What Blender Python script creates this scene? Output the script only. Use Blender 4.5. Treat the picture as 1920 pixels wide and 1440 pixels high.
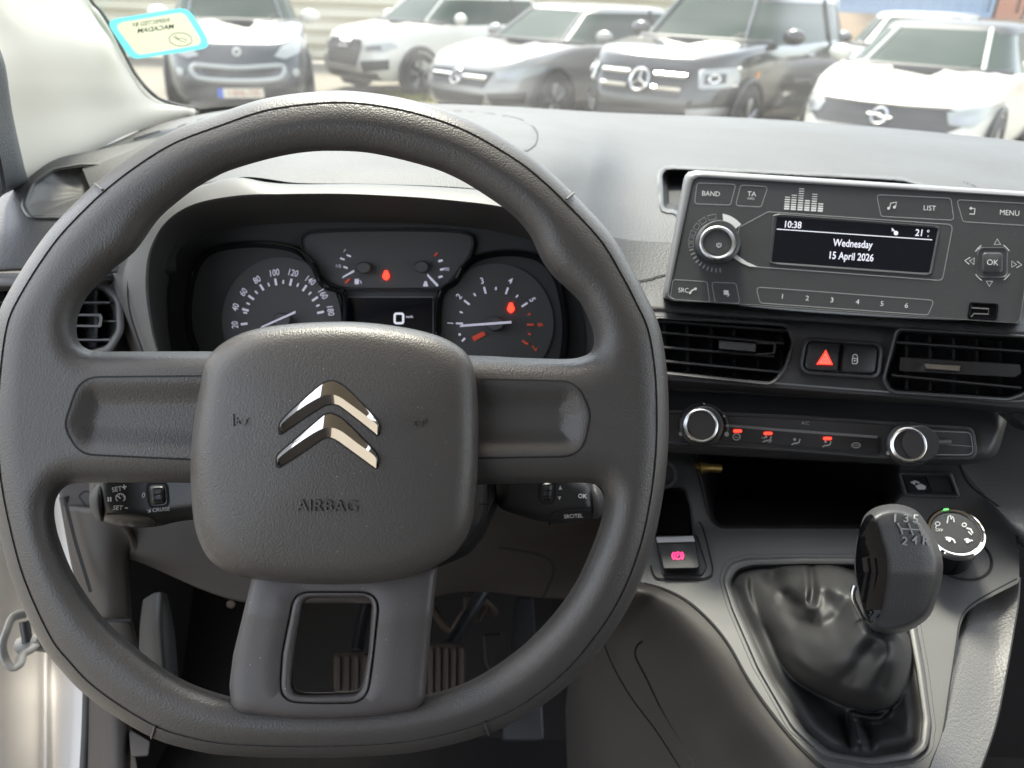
SUNAZ, SUNEL, SUNS, SUNANG, SKYS, EXPO, GLASSDUST = -16.0, 60.0, 1.5, 14.0, 0.11, 2.95, 0.026
import bpy, bmesh, math, random
import numpy as np
from mathutils import Vector, Matrix
random.seed(7)
for o in list(bpy.data.objects): bpy.data.objects.remove(o)
SC = bpy.context.scene
COL = SC.collection
R = math.radians

# ------------------------------------------------------------------ camera
F = 1443.0                       # focal length in pixels of the 1920 wide photograph
CAM = Vector((0, 0, 1.55))
PITCH, ROLL = R(27.0), R(2.2)
_f = Vector((0, math.cos(PITCH), -math.sin(PITCH)))
_u0 = Vector((0, math.sin(PITCH), math.cos(PITCH)))
_r0 = Vector((1, 0, 0))
_r = _r0 * math.cos(ROLL) + _u0 * math.sin(ROLL)
_u = -_r0 * math.sin(ROLL) + _u0 * math.cos(ROLL)
cd = bpy.data.cameras.new('camera')
cam = bpy.data.objects.new('camera', cd); COL.objects.link(cam)
cam.matrix_world = Matrix(((_r.x, _u.x, -_f.x, CAM.x), (_r.y, _u.y, -_f.y, CAM.y), (_r.z, _u.z, -_f.z, CAM.z), (0, 0, 0, 1)))
cd.sensor_width = 36.0; cd.lens = F / 1920 * 36.0
cd.clip_start = 0.02; cd.clip_end = 800
cd.dof.use_dof = True; cd.dof.focus_distance = 0.48; cd.dof.aperture_fstop = 9.0
SC.camera = cam

# ------------------------------------------------------------------ light
SUN_AZ, SUN_EL = R(SUNAZ), R(SUNEL)
w = bpy.data.worlds.new('World'); SC.world = w; w.use_nodes = True
nt = w.node_tree
sky = nt.nodes.new('ShaderNodeTexSky'); sky.sky_type = 'NISHITA'; sky.sun_disc = False
sky.sun_elevation = SUN_EL; sky.sun_rotation = SUN_AZ; sky.dust_density = 1.5; sky.air_density = 1.0; sky.ozone_density = 1.0
bg = nt.nodes['Background']; bg.inputs[1].default_value = SKYS
hs = nt.nodes.new('ShaderNodeHueSaturation'); hs.inputs['Saturation'].default_value = .35
nt.links.new(sky.outputs[0], hs.inputs['Color']); nt.links.new(hs.outputs[0], bg.inputs[0])
sd = bpy.data.lights.new('sun', 'SUN'); sd.energy = SUNS; sd.angle = R(SUNANG); sd.color = (1.0, 0.92, 0.79)
sun = bpy.data.objects.new('sun', sd); COL.objects.link(sun)
_sv = Vector((math.sin(SUN_AZ) * math.cos(SUN_EL), math.cos(SUN_AZ) * math.cos(SUN_EL), math.sin(SUN_EL)))
sun.rotation_euler = _sv.to_track_quat('Z', 'Y').to_euler(); sun.location = (4, 4, 8)
SC.view_settings.view_transform = 'Standard'; SC.view_settings.look = 'None'
SC.view_settings.exposure = EXPO; SC.view_settings.gamma = 1.0; SC.view_settings.use_curve_mapping = False
try:
    SC.cycles.use_denoising = True; SC.cycles.denoiser = 'OPENIMAGEDENOISE'
    SC.cycles.denoising_input_passes = 'RGB_ALBEDO_NORMAL'; SC.cycles.denoising_prefilter = 'ACCURATE'
    SC.cycles.max_bounces = 8; SC.cycles.transparent_max_bounces = 12; SC.cycles.diffuse_bounces = 5
    SC.cycles.sample_clamp_indirect = 6.0; SC.cycles.caustics_reflective = False
except Exception: pass

# ------------------------------------------------------------------ projection helpers
def P(px, py, d):
    px, py, d = float(px), float(py), float(d)
    return CAM + d * (_f + _r * ((px - 960) / F) + _u * ((720 - py) / F))
def unP(v):
    w_ = Vector(v) - CAM; d = w_.dot(_f)
    return (960 + F * w_.dot(_r) / d, 720 - F * w_.dot(_u) / d, d)
def widen(rows, by=.6, n=2):
    """carry each row of a sheet on to the passenger's side"""
    out = []
    for r_ in rows:
        a, b = P(*r_[-2]), P(*r_[-1]); t = (b - a).normalized()
        t = (t + Vector((.6, 0, 0))).normalized(); t.z *= .3
        out.append(list(r_) + [unP(b + t * by * k / n) for k in range(1, n + 1)])
    return out
class Plane:
    """a flat surface given by three photo points with their distances"""
    def __init__(s, a, b, c):
        A, B, Cc = P(*a), P(*b), P(*c)
        n = (B - A).cross(Cc - A).normalized()
        if n.dot(CAM - A) < 0: n = -n
        s.o, s.n = A, n
    def w(s, px, py, h=0.0):
        px, py, h = float(px), float(py), float(h)
        d = _f + _r * ((px - 960) / F) + _u * ((720 - py) / F)
        t = (s.o + s.n * h - CAM).dot(s.n) / d.dot(s.n)
        return CAM + d * t
    def d(s, px, py):
        return (s.w(px, py) - CAM).dot(_f)
def ground(px, py):
    d = _f + _r * ((px - 960) / F) + _u * ((720 - py) / F)
    return CAM + d * (-CAM.z / d.z)

# ------------------------------------------------------------------ 2-D outline helpers
def rpoly(pts, r=8, n=5):
    out = []; N = len(pts)
    for i, p in enumerate(pts):
        rr = p[2] if len(p) > 2 else r
        p = Vector(p[:2]); a = Vector(pts[i - 1][:2]); b = Vector(pts[(i + 1) % N][:2])
        ua, ub = (a - p), (b - p); la, lb = ua.length, ub.length
        ua.normalize(); ub.normalize()
        ang = ua.angle(ub)
        t = min(rr / max(math.tan(ang / 2), 1e-3), la * .49, lb * .49)
        if rr <= 0 or t < .05: out.append((p.x, p.y)); continue
        s, e = p + ua * t, p + ub * t
        for k in range(n + 1):
            q = k / n
            v = s * (1 - q) ** 2 + p * 2 * q * (1 - q) + e * q * q
            out.append((v.x, v.y))
    return out
def rrect(x0, y0, x1, y1, r=8, n=5): return rpoly([(x0, y0), (x1, y0), (x1, y1), (x0, y1)], r, n)
def ell(cx, cy, a, b=None, n=40, rot=0.0):
    b = a if b is None else b; c, s = math.cos(rot), math.sin(rot)
    return [(cx + a * math.cos(t) * c - b * math.sin(t) * s, cy + a * math.cos(t) * s + b * math.sin(t) * c) for t in [2 * math.pi * k / n for k in range(n)]]
def cr(pts, n=8, closed=True):
    """Catmull-Rom through the points"""
    P_ = [np.array(p, float) for p in pts]; N = len(P_); out = []
    rng = range(N) if closed else range(N - 1)
    for i in rng:
        if closed: a, b, c, d = P_[i - 1], P_[i], P_[(i + 1) % N], P_[(i + 2) % N]
        else: a, b, c, d = P_[max(i - 1, 0)], P_[i], P_[i + 1], P_[min(i + 2, N - 1)]
        for k in range(n):
            t = k / n
            out.append(.5 * (2 * b + (c - a) * t + (2 * a - 5 * b + 4 * c - d) * t * t + (3 * b - a - 3 * c + d) * t ** 3))
    if not closed: out.append(P_[-1])
    return [tuple(p) for p in out]
def area(p):
    return sum(p[i - 1][0] * p[i][1] - p[i][0] * p[i - 1][1] for i in range(len(p))) / 2
def inset(poly, k):
    """shift every corner inwards by k pixels"""
    N = len(poly); sg = 1 if area(poly) > 0 else -1; out = []
    for i in range(N):
        a, p, b = np.array(poly[i - 1]), np.array(poly[i]), np.array(poly[(i + 1) % N])
        e1, e2 = p - a, b - p
        l1, l2 = np.linalg.norm(e1), np.linalg.norm(e2)
        if l1 < 1e-9 or l2 < 1e-9: out.append(tuple(p)); continue
        n1 = np.array((-e1[1], e1[0])) / l1; n2 = np.array((-e2[1], e2[0])) / l2
        m = n1 + n2; q = max(m.dot(m), .6)
        out.append(tuple(p + sg * k * m * 2 / q))
    return out
def resample(poly, n, closed=True):
    p = np.array(poly, float)
    if closed: p = np.vstack([p, p[:1]])
    L = np.concatenate([[0], np.cumsum(np.linalg.norm(np.diff(p, axis=0), axis=1))])
    t = np.linspace(0, L[-1], n, endpoint=not closed)
    return [tuple(np.interp(x, L, p[:, k]) for k in range(p.shape[1])) for x in t]
def by_angle(poly, c, n, a0=0.0):
    """n points of a star-shaped outline at equal angles about c"""
    p = np.array(resample(poly, 900)); a = np.arctan2(p[:, 1] - c[1], p[:, 0] - c[0]); r = np.hypot(p[:, 0] - c[0], p[:, 1] - c[1])
    o = np.argsort(a); a, r = a[o], r[o]
    a = np.concatenate([a - 2 * np.pi, a, a + 2 * np.pi]); r = np.concatenate([r, r, r])
    th = np.linspace(-np.pi, np.pi, n, endpoint=False) + a0
    rr = np.interp(th, a, r)
    return [(c[0] + q * math.cos(t), c[1] + q * math.sin(t)) for q, t in zip(rr, th)]
def inside(poly, X, Y):
    p = np.array(poly); ins = np.zeros(X.shape, bool); j = len(p) - 1
    for i in range(len(p)):
        xi, yi, xj, yj = p[i, 0], p[i, 1], p[j, 0], p[j, 1]
        if yi != yj:
            ins ^= ((yi > Y) != (yj > Y)) & (X < (xj - xi) * (Y - yi) / (yj - yi) + xi)
        j = i
    return ins
def dist(poly, X, Y, closed=True):
    """distance to, and nearest point of, an outline"""
    p = np.array(poly, float); q = np.roll(p, -1, 0)
    if not closed: p, q = p[:-1], q[:-1]
    best = np.full(X.shape, 1e18); bx = np.zeros(X.shape); by = np.zeros(X.shape)
    for (ax, ay), (cx, cy) in zip(p, q):
        dx, dy = cx - ax, cy - ay; l2 = dx * dx + dy * dy
        if l2 < 1e-12: continue
        t = np.clip(((X - ax) * dx + (Y - ay) * dy) / l2, 0, 1)
        nx, ny = ax + t * dx, ay + t * dy
        d2 = (X - nx) ** 2 + (Y - ny) ** 2
        m = d2 < best; best[m] = d2[m]; bx[m] = nx[m]; by[m] = ny[m]
    return np.sqrt(best), bx, by

# ------------------------------------------------------------------ object helpers
def mesh(name, verts, faces, mat=None, parent=None, smooth=True, mats=None, midx=None, auto=None):
    me = bpy.data.meshes.new(name); me.from_pydata([tuple(v) for v in verts], [], faces); me.validate(); me.update()
    if mats:
        for m in mats: me.materials.append(m)
        if midx: me.polygons.foreach_set('material_index', midx[:len(me.polygons)])
    elif mat: me.materials.append(mat)
    if smooth: me.polygons.foreach_set('use_smooth', [True] * len(me.polygons))
    if auto is not None and smooth: me.set_sharp_from_angle(angle=R(auto))
    o = bpy.data.objects.new(name, me); COL.objects.link(o)
    if parent is not None:
        o.parent = parent
        if parent.type == 'EMPTY' and not parent.get('local'): o.location = -parent.location
    return o
def thing(name, label, cat, loc=(0, 0, 0), rz=0, group=None, local=False):
    o = bpy.data.objects.new(name, None); COL.objects.link(o); o.empty_display_size = .05
    o.location = loc; o.rotation_euler = (0, 0, rz); o['label'] = label; o['category'] = cat
    if group: o['group'] = group
    if local: o['local'] = True
    return o
def tag(o, label, cat, group=None):
    o['label'] = label; o['category'] = cat
    if group: o['group'] = group
    return o
def loops(name, L, mat, parent=None, cap0=False, cap1=True, auto=40, closed=True, rev=False, smooth=True):
    """skin a list of point loops"""
    n = len(L[0]); V = [p for l in L for p in l]; Fc = []
    for i in range(len(L) - 1):
        for k in range(n if closed else n - 1):
            k2 = (k + 1) % n
            Fc.append((i * n + k, i * n + k2, (i + 1) * n + k2, (i + 1) * n + k))
    if cap0: Fc.append(tuple(range(n - 1, -1, -1)))
    if cap1: Fc.append(tuple((len(L) - 1) * n + k for k in range(n)))
    if rev: Fc = [f[::-1] for f in Fc]
    o = mesh(name, V, Fc, mat, parent, smooth, auto=auto)
    fix(o); return o
def fix(o):
    bm = bmesh.new(); bm.from_mesh(o.data); bmesh.ops.recalc_face_normals(bm, faces=bm.faces); bm.to_mesh(o.data); bm.free()
def slab(name, poly, pl, prof, mat, parent=None, cap0=False, cap1=True, auto=40, rev=False):
    """outline on a plane, raised through (inset px, height m) steps"""
    return loops(name, [[pl.w(x, y, h) for x, y in (inset(poly, k) if k else poly)] for k, h in prof], mat, parent, cap0, cap1, auto, rev=rev)
def ring(name, outer, inner, pl, prof, mat, parent=None, c=None, n=96, auto=40):
    """closed ring: prof = (mix 0 outer..1 inner, height)"""
    c = c or (sum(p[0] for p in inner) / len(inner), sum(p[1] for p in inner) / len(inner))
    A, B = np.array(by_angle(outer, c, n)), np.array(by_angle(inner, c, n))
    return loops(name, [[pl.w(x, y, h) for x, y in (A * (1 - k) + B * k)] for k, h in prof], mat, parent, False, False, auto)
def sheet(name, rows, mat, parent=None, nu=8, nv=8, cut=(), thick=0.0, rev=False, world=False):
    """smooth surface through rows of (px, py, distance)"""
    A = np.array([cr(r_, nu, False) for r_ in rows])
    B = np.array([cr([tuple(p) for p in A[:, k]], nv, False) for k in range(A.shape[1])])    # [u][v][3]
    nU, nV = B.shape[:2]
    X, Y = B[..., 0], B[..., 1]
    kill = np.zeros((nU, nV), bool)
    for poly in cut: kill |= inside(poly, X, Y)
    SURF[name] = B.reshape(-1, 3).copy()
    keepF = np.zeros((nU - 1, nV - 1), bool)
    for i in range(nU - 1):
        for j in range(nV - 1):
            keepF[i, j] = not (kill[i, j] and kill[i + 1, j] and kill[i, j + 1] and kill[i + 1, j + 1])
    if kill.any():                                           # lay the cut edge exactly on the outline
        used = np.zeros_like(kill)
        used[:-1, :-1] |= keepF; used[1:, :-1] |= keepF; used[:-1, 1:] |= keepF; used[1:, 1:] |= keepF
        for i, j in np.argwhere(kill & used):
            x, y = B[i, j, 0], B[i, j, 1]
            for poly in cut:
                if inside(poly, np.array([x]), np.array([y]))[0]:
                    _, a, b = dist(poly, np.array([x]), np.array([y])); B[i, j] = (a[0], b[0], on(name, a[0], b[0])); break
    V = [P(*p) for p in B.reshape(-1, 3)]; Fc = []
    for i in range(nU - 1):
        for j in range(nV - 1):
            if keepF[i, j]: Fc.append((i * nV + j, i * nV + j + 1, (i + 1) * nV + j + 1, (i + 1) * nV + j))
    o = mesh(name, V, Fc, mat, parent)
    face_cam(o)
    if thick:
        m = o.modifiers.new('thick', 'SOLIDIFY'); m.thickness = thick; m.offset = -1
    return o
SURF = {}
def on(name, x, y, off=0.0):
    """distance of an already built sheet at a photo point"""
    b = SURF[name]; d2 = (b[:, 0] - x) ** 2 + (b[:, 1] - y) ** 2; k = np.argpartition(d2, 6)[:6]; w_ = 1 / (d2[k] + 1.0)
    return float((b[k, 2] * w_).sum() / w_.sum()) + off
def face_cam(o):
    me = o.data
    s = sum((CAM - f.center).dot(f.normal) * f.area for f in me.polygons)
    if s < 0: me.flip_normals()
def tube(name, pts, rad, mat, parent=None, n=10, cap=True, flat=1.0):
    pts = [Vector(p) for p in pts]; rads = list(rad) if hasattr(rad, '__len__') else [rad] * len(pts)
    L = []; ref = None
    for i, p in enumerate(pts):
        t = (pts[min(i + 1, len(pts) - 1)] - pts[max(i - 1, 0)]).normalized()
        if ref is None: ref = Vector((0, 0, 1)) if abs(t.z) < .9 else Vector((1, 0, 0))
        a = (ref - t * ref.dot(t)).normalized(); ref = a; b = t.cross(a)
        L.append([p + a * (rads[i] * math.cos(q)) + b * (rads[i] * flat * math.sin(q)) for q in [2 * math.pi * k / n for k in range(n)]])
    return loops(name, L, mat, parent, cap, cap, 50)
def lathe(name, o, ax, prof, mat, parent=None, n=48, auto=35, cap=True, up=None):
    """prof = (radius, height along ax)"""
    ax = Vector(ax).normalized(); a = ax.orthogonal().normalized(); b = ax.cross(a)
    L = [[o + ax * h + (a * math.cos(t) + b * math.sin(t)) * max(r_, 1e-5) for t in [2 * math.pi * k / n for k in range(n)]] for r_, h in prof]
    return loops(name, L, mat, parent, False, cap, auto)
def ribbon(name, pts, wdt, surf, mat, parent=None, closed=False):
    """a narrow strip of width wdt px along photo points; surf(x, y) gives the world point"""
    p = np.array(pts, float); n = len(p); V = []; Fc = []
    for i in range(n):
        if closed: t = p[(i + 1) % n] - p[i - 1]
        else: t = p[min(i + 1, n - 1)] - p[max(i - 1, 0)]
        t = t / (np.linalg.norm(t) + 1e-9); nn = np.array((-t[1], t[0])) * wdt / 2
        V += [surf(*(p[i] + nn)), surf(*(p[i] - nn))]
    for i in range(n if closed else n - 1):
        j = (i + 1) % n
        Fc.append((2 * i, 2 * i + 1, 2 * j + 1, 2 * j))
    o = mesh(name, V, Fc, mat, parent); face_cam(o); return o
_txt = {}
def glyphs(s, bold=0.0):
    if (s, bold) in _txt: return _txt[(s, bold)]
    c = bpy.data.curves.new('t', 'FONT'); c.body = s; c.align_x = 'CENTER'; c.align_y = 'CENTER'; c.size = 1.0; c.offset = bold; c.resolution_u = 3
    o = bpy.data.objects.new('t', c); COL.objects.link(o)
    dg = bpy.context.evaluated_depsgraph_get(); e = o.evaluated_get(dg); m = e.to_mesh()
    V = [(v.co.x, v.co.y) for v in m.vertices]; Fc = [tuple(f.vertices) for f in m.polygons]
    e.to_mesh_clear(); bpy.data.objects.remove(o); bpy.data.curves.remove(c)
    _txt[(s, bold)] = (V, Fc); return V, Fc
class Marks:
    """printed marks gathered into one mesh"""
    def __init__(s, surf): s.V, s.F, s.surf, s.solid = [], [], surf, []
    def text(s, t, x, y, size, rot=0.0, shear=0.0, sx=1.0, bold=0.0, mirror=False, skew=0.0):
        V, Fc = glyphs(t, bold); b = len(s.V); c, q = math.cos(R(rot)), math.sin(R(rot))
        k = size / .70                                     # size = capital height in px
        for vx, vy in V:
            ex, ey = (vx + vy * shear) * k * sx, -vy * k
            if mirror: ex = -ex
            ey += skew * ex
            s.V.append(s.surf(x + ex * c - ey * q, y + ex * q + ey * c))
        s.F += [tuple(i + b for i in f) for f in Fc]; return s
    def poly(s, pts):
        b = len(s.V); s.V += [s.surf(*p[:2]) for p in pts]; s.F.append(tuple(range(b, b + len(pts)))); return s
    def line(s, pts, wd, closed=False):
        p = np.array([q[:2] for q in pts], float); n = len(p); b = len(s.V)
        for i in range(n):
            t = (p[(i + 1) % n] - p[i - 1]) if closed else (p[min(i + 1, n - 1)] - p[max(i - 1, 0)])
            t = t / (np.linalg.norm(t) + 1e-9); nn = np.array((-t[1], t[0])) * wd / 2
            s.V += [s.surf(*(p[i] + nn)), s.surf(*(p[i] - nn))]
        for i in range(n if closed else n - 1):
            j = (i + 1) % n; s.F.append((b + 2 * i, b + 2 * i + 1, b + 2 * j + 1, b + 2 * j))
        return s
    def dot(s, x, y, r_, n=14): return s.poly(ell(x, y, r_, n=n))
    def done(s, name, mat, parent=None, thick=0.0):
        o = mesh(name, s.V, s.F, mat, parent, smooth=False)
        bm = bmesh.new(); bm.from_mesh(o.data)
        for f in bm.faces:
            if f.normal.dot(CAM - f.calc_center_median()) < 0: f.normal_flip()
        bm.to_mesh(o.data); bm.free()
        return o
def inflate(name, outer, holes, Rr, H, d0, step, mat, parent=None, dfun=None, back=0.0, unit=None, edge0=None, relax=2, px2d=None, hscale=None):
    """puffed-up body: photo outline, rounded over Rr px, H px high, at distance d0 (number or function of px)"""
    p = np.array(outer); x0, y0 = p.min(0) - step; x1, y1 = p.max(0) + step
    gx = np.arange(x0, x1 + step, step); gy = np.arange(y0, y1 + step, step)
    X, Y = np.meshgrid(gx, gy, indexing='ij')
    ins = inside(outer, X, Y)
    D, NX, NY = dist(outer, X, Y)
    for h in holes:
        ins &= ~inside(h, X, Y)
        d2, a, b = dist(h, X, Y); m = d2 < D; D[m] = d2[m]; NX[m] = a[m]; NY[m] = b[m]
    near = ins & (D < step * .35)
    core = ins & ~near
    ring_ = np.zeros_like(core)
    for i in (-1, 0, 1):
        for j in (-1, 0, 1): ring_ |= np.roll(np.roll(core, i, 0), j, 1)
    snap = ring_ & ~core
    X = np.where(snap, NX, X); Y = np.where(snap, NY, Y)
    De = np.where(core, D, 0.0)
    if edge0 is not None:                                 # rounding measured from other outlines than the cut edge
        De = None
        for e_ in edge0:
            d2, _, _ = dist(e_, X, Y); De = d2 if De is None else np.minimum(De, d2)
    t = np.clip(De / Rr, 0, 1)
    Hh = H * np.sqrt(np.clip(1 - (1 - t) ** 2, 0, 1))
    use = core | snap
    for _ in range(relax):
        s = sum(np.roll(Hh, k, ax) for k, ax in ((1, 0), (-1, 0), (1, 1), (-1, 1))) / 4
        u = sum(np.roll(use, k, ax).astype(int) for k, ax in ((1, 0), (-1, 0), (1, 1), (-1, 1))) == 4
        Hh = np.where(core & u, s, Hh)
    if dfun is not None: Hh = dfun(X, Y, Hh)
    idx = -np.ones(X.shape, int)
    ok = core[:-1, :-1] | core[1:, :-1] | core[:-1, 1:] | core[1:, 1:]
    keep = np.zeros_like(use)
    keep[:-1, :-1] |= ok; keep[1:, :-1] |= ok; keep[:-1, 1:] |= ok; keep[1:, 1:] |= ok
    ii, jj = np.nonzero(keep); idx[ii, jj] = np.arange(len(ii))
    xs, ys, hs = X[ii, jj], Y[ii, jj], Hh[ii, jj]
    dd = d0(xs, ys) if callable(d0) else np.full(xs.shape, d0)
    un = (dd if unit is None else unit) / F
    def world(dep):
        ax = (xs - 960) / F; ay = (720 - ys) / F
        D_ = np.array(_f)[None] + np.array(_r)[None] * ax[:, None] + np.array(_u)[None] * ay[:, None]
        return np.array(CAM)[None] + D_ * dep[:, None]
    V = world(dd - hs * un)
    a, b = np.nonzero(ok)
    Fc = np.stack([idx[a, b], idx[a + 1, b], idx[a + 1, b + 1], idx[a, b + 1]], 1)
    faces = [tuple(f) for f in Fc]
    if back:
        V2 = world(dd + hs * un * back); nb = len(V)
        V = np.vstack([V, V2]); faces += [tuple(int(q) + nb for q in f[::-1]) for f in Fc]
    o = mesh(name, V, faces, mat, parent)
    bm = bmesh.new(); bm.from_mesh(o.data)
    bmesh.ops.remove_doubles(bm, verts=bm.verts, dist=1e-5)
    bmesh.ops.recalc_face_normals(bm, faces=bm.faces); bm.to_mesh(o.data); bm.free()
    if not back: face_cam(o)
    o.data.polygons.foreach_set('use_smooth', [True] * len(o.data.polygons))
    return o

# ------------------------------------------------------------------ materials
def mat(name, col, rough=.5, metal=0.0, spec=.5, grain=None, bump=.2, coat=0.0, vary=0.0, emit=None, es=0.0, dust=0.0, stretch=None, aniso_dist=.0006, cells=False):
    m = bpy.data.materials.new(name); m.use_nodes = True; t = m.node_tree; b = t.nodes['Principled BSDF']
    b.inputs['Base Color'].default_value = (*col, 1); b.inputs['Roughness'].default_value = rough; b.inputs['Metallic'].default_value = metal
    b.inputs['Specular IOR Level'].default_value = spec; b.inputs['Coat Weight'].default_value = coat; b.inputs['Coat Roughness'].default_value = .06
    if emit: b.inputs['Emission Color'].default_value = (*emit, 1); b.inputs['Emission Strength'].default_value = es
    tc = None
    if grain or vary or dust: tc = t.nodes.new('ShaderNodeTexCoord')
    src = tc.outputs['Object'] if tc else None
    if grain:
        if cells:
            vt = t.nodes.new('ShaderNodeTexVoronoi'); vt.feature = 'F1'; vt.inputs['Scale'].default_value = grain
            vt.inputs['Randomness'].default_value = .9
            t.links.new(src, vt.inputs['Vector']); hsrc = vt.outputs['Distance']; inv = True
        else:
            vt = t.nodes.new('ShaderNodeTexNoise'); vt.inputs['Scale'].default_value = grain; vt.inputs['Detail'].default_value = 3
            t.links.new(src, vt.inputs['Vector']); hsrc = vt.outputs[0]; inv = False
        bp = t.nodes.new('ShaderNodeBump'); bp.inputs['Strength'].default_value = bump; bp.inputs['Distance'].default_value = aniso_dist; bp.invert = inv
        t.links.new(hsrc, bp.inputs['Height']); t.links.new(bp.outputs[0], b.inputs['Normal'])
    if vary or dust:
        ns = t.nodes.new('ShaderNodeTexNoise'); ns.inputs['Scale'].default_value = 9; ns.inputs['Detail'].default_value = 5
        t.links.new(src, ns.inputs['Vector'])
        cp = t.nodes.new('ShaderNodeMapRange'); cp.inputs[1].default_value = .3; cp.inputs[2].default_value = .7
        cp.inputs[3].default_value = max(rough - vary, .02); cp.inputs[4].default_value = min(rough + vary, 1)
        t.links.new(ns.outputs[0], cp.inputs[0]); t.links.new(cp.outputs[0], b.inputs['Roughness'])
    if dust:
        n2 = t.nodes.new('ShaderNodeTexNoise'); n2.inputs['Scale'].default_value = 900; n2.inputs['Detail'].default_value = 1
        t.links.new(src, n2.inputs['Vector'])
        r2 = t.nodes.new('ShaderNodeMapRange'); r2.inputs[1].default_value = .76; r2.inputs[2].default_value = .80
        r2.inputs[3].default_value = 0; r2.inputs[4].default_value = dust; t.links.new(n2.outputs[0], r2.inputs[0])
        mx = t.nodes.new('ShaderNodeMix'); mx.data_type = 'RGBA'; mx.inputs['A'].default_value = (*col, 1); mx.inputs['B'].default_value = (.45, .43, .40, 1)
        t.links.new(r2.outputs[0], mx.inputs['Factor']); t.links.new(mx.outputs['Result'], b.inputs['Base Color'])
    return m
M = {}
M['leather'] = mat('wheel_grained_plastic', (.064, .0600, .0575), .42, grain=900, bump=.34, cells=True, vary=.06, aniso_dist=.0005, spec=.5)
M['airbag'] = mat('airbag_grained_plastic', (.067, .0620, .0580), .43, grain=950, bump=.32, cells=True, vary=.05, dust=.6, aniso_dist=.0005, spec=.5)
M['spoke'] = mat('fine_satin_plastic', (.068, .062, .062), .46, grain=1500, bump=.22, dust=.8, vary=.05, aniso_dist=.0003)
M['dash'] = mat('dashboard_grained_plastic', (.046, .046, .046), .58, grain=520, bump=.55, cells=True, vary=.04, aniso_dist=.0005)
M['dashfine'] = mat('dashboard_smooth_plastic', (.058, .057, .056), .52, grain=1400, bump=.15, vary=.05, aniso_dist=.0003)
M['lower'] = mat('lower_panel_plastic', (.036, .030, .026), .6, grain=1200, bump=.15, vary=.05)
M['dark'] = mat('black_plastic', (.022, .022, .024), .42, grain=1600, bump=.1, vary=.06)
M['stack'] = mat('centre_stack_plastic', (.036, .036, .038), .48, grain=1500, bump=.15, vary=.06, dust=.25)
M['gloss'] = mat('gloss_black_plastic', (.004, .004, .005), .07, spec=.14, vary=.03)
M['stalk'] = mat('stalk_plastic', (.020, .020, .021), .36, grain=1800, bump=.08, vary=.05)
M['gap'] = mat('panel_gap', (.006, .006, .007), .8)
M['recess_shade'] = mat('painted_recess_shade', (.008, .008, .010), .7)  # recess shade painted as a near-black colour
M['console'] = mat('console_smooth_plastic', (.086, .086, .087), .50, grain=1500, bump=.18, vary=.05, dust=.5, aniso_dist=.0003)
M['side'] = mat('console_grained_plastic', (.135, .133, .131), .52, grain=600, bump=.6, cells=True, vary=.04, aniso_dist=.0006)
M['radio'] = mat('radio_satin_face', (.050, .052, .055), .38, grain=2200, bump=.06, vary=.05, dust=.25)
M['radioedge'] = mat('radio_grey_rim', (.16, .16, .165), .35, vary=.04)
M['screen'] = mat('display_glass', (.006, .007, .012), .18, spec=.5)
M['chrome'] = mat('chrome', (.72, .70, .67), .05, metal=1.0)
M['badge'] = mat('badge_chrome', (.66, .63, .59), .06, metal=1.0)
M['satin'] = mat('satin_silver', (.55, .55, .55), .28, metal=1.0, vary=.05)
M['print'] = mat('white_print', (.62, .62, .62), .6)
M['greyline'] = mat('grey_print', (.26, .265, .27), .6)
M['printdim'] = mat('dim_grey_print', (.33, .33, .33), .6)
M['lcd'] = mat('lit_display_text', (.3, .3, .32), .6, emit=(.85, .88, 1.0), es=.10)
M['gauge'] = mat('lit_gauge_print', (.55, .55, .62), .6, emit=(.8, .8, 1.0), es=.045)
M['gaugered'] = mat('red_gauge_print', (.35, .05, .03), .6, emit=(1, .12, .06), es=.03)
M['redlamp'] = mat('red_lamp', (.5, .02, .01), .5, emit=(1, .03, .015), es=.55)
M['pinklamp'] = mat('parking_brake_lamp', (.5, .02, .06), .5, emit=(1, .03, .16), es=.45)
M['greenlamp'] = mat('green_lamp', (.1, .5, .1), .5, emit=(.2, 1, .25), es=.12)
M['cream'] = mat('cream_headliner_trim', (.80, .75, .64), .75, grain=900, bump=.18, vary=.03)
M['white'] = mat('white_car_body', (.74, .72, .69), .28, coat=.6, vary=.03)
M['wall_side'] = mat('console_side_plastic', (.028, .025, .023), .6, grain=1200, bump=.15, vary=.05)
M['brown'] = mat('dusty_brown_metal', (.060, .040, .026), .6, vary=.1)
M['cluster'] = mat('instrument_face', (.085, .087, .090), .5, grain=1500, bump=.05)
M['sill'] = mat('painted_sill', (.50, .49, .475), .5, vary=.05)
M['check'] = mat('pale_painted_steel', (.20, .20, .185), .6)
M['strip'] = mat('painted_reflection_grey', (.62, .63, .65), .25, coat=.4)  # pale grey carries the chrome's windscreen reflection as colour
M['rubber'] = mat('black_rubber', (.030, .030, .031), .62, grain=900, bump=.3)
M['frame'] = mat('grained_door_trim', (.11, .115, .12), .5, grain=420, bump=.6, cells=True, aniso_dist=.0007)
M['boot'] = mat('soft_leatherette', (.015, .015, .016), .60, grain=1300, bump=.2, cells=True, vary=.06, aniso_dist=.0003, spec=.45)
M['knob'] = mat('knob_grained_plastic', (.045, .045, .047), .42, grain=1300, bump=.35, cells=True, vary=.05, aniso_dist=.0003)
M['pedal'] = mat('worn_pedal_rubber', (.050, .036, .026), .6, grain=300, bump=.4)
M['carpet'] = mat('dark_carpet', (.007, .0055, .005), .95, grain=900, bump=.8)
M['roofliner'] = mat('grey_headliner', (.42, .40, .37), .9, grain=500, bump=.2)
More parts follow.
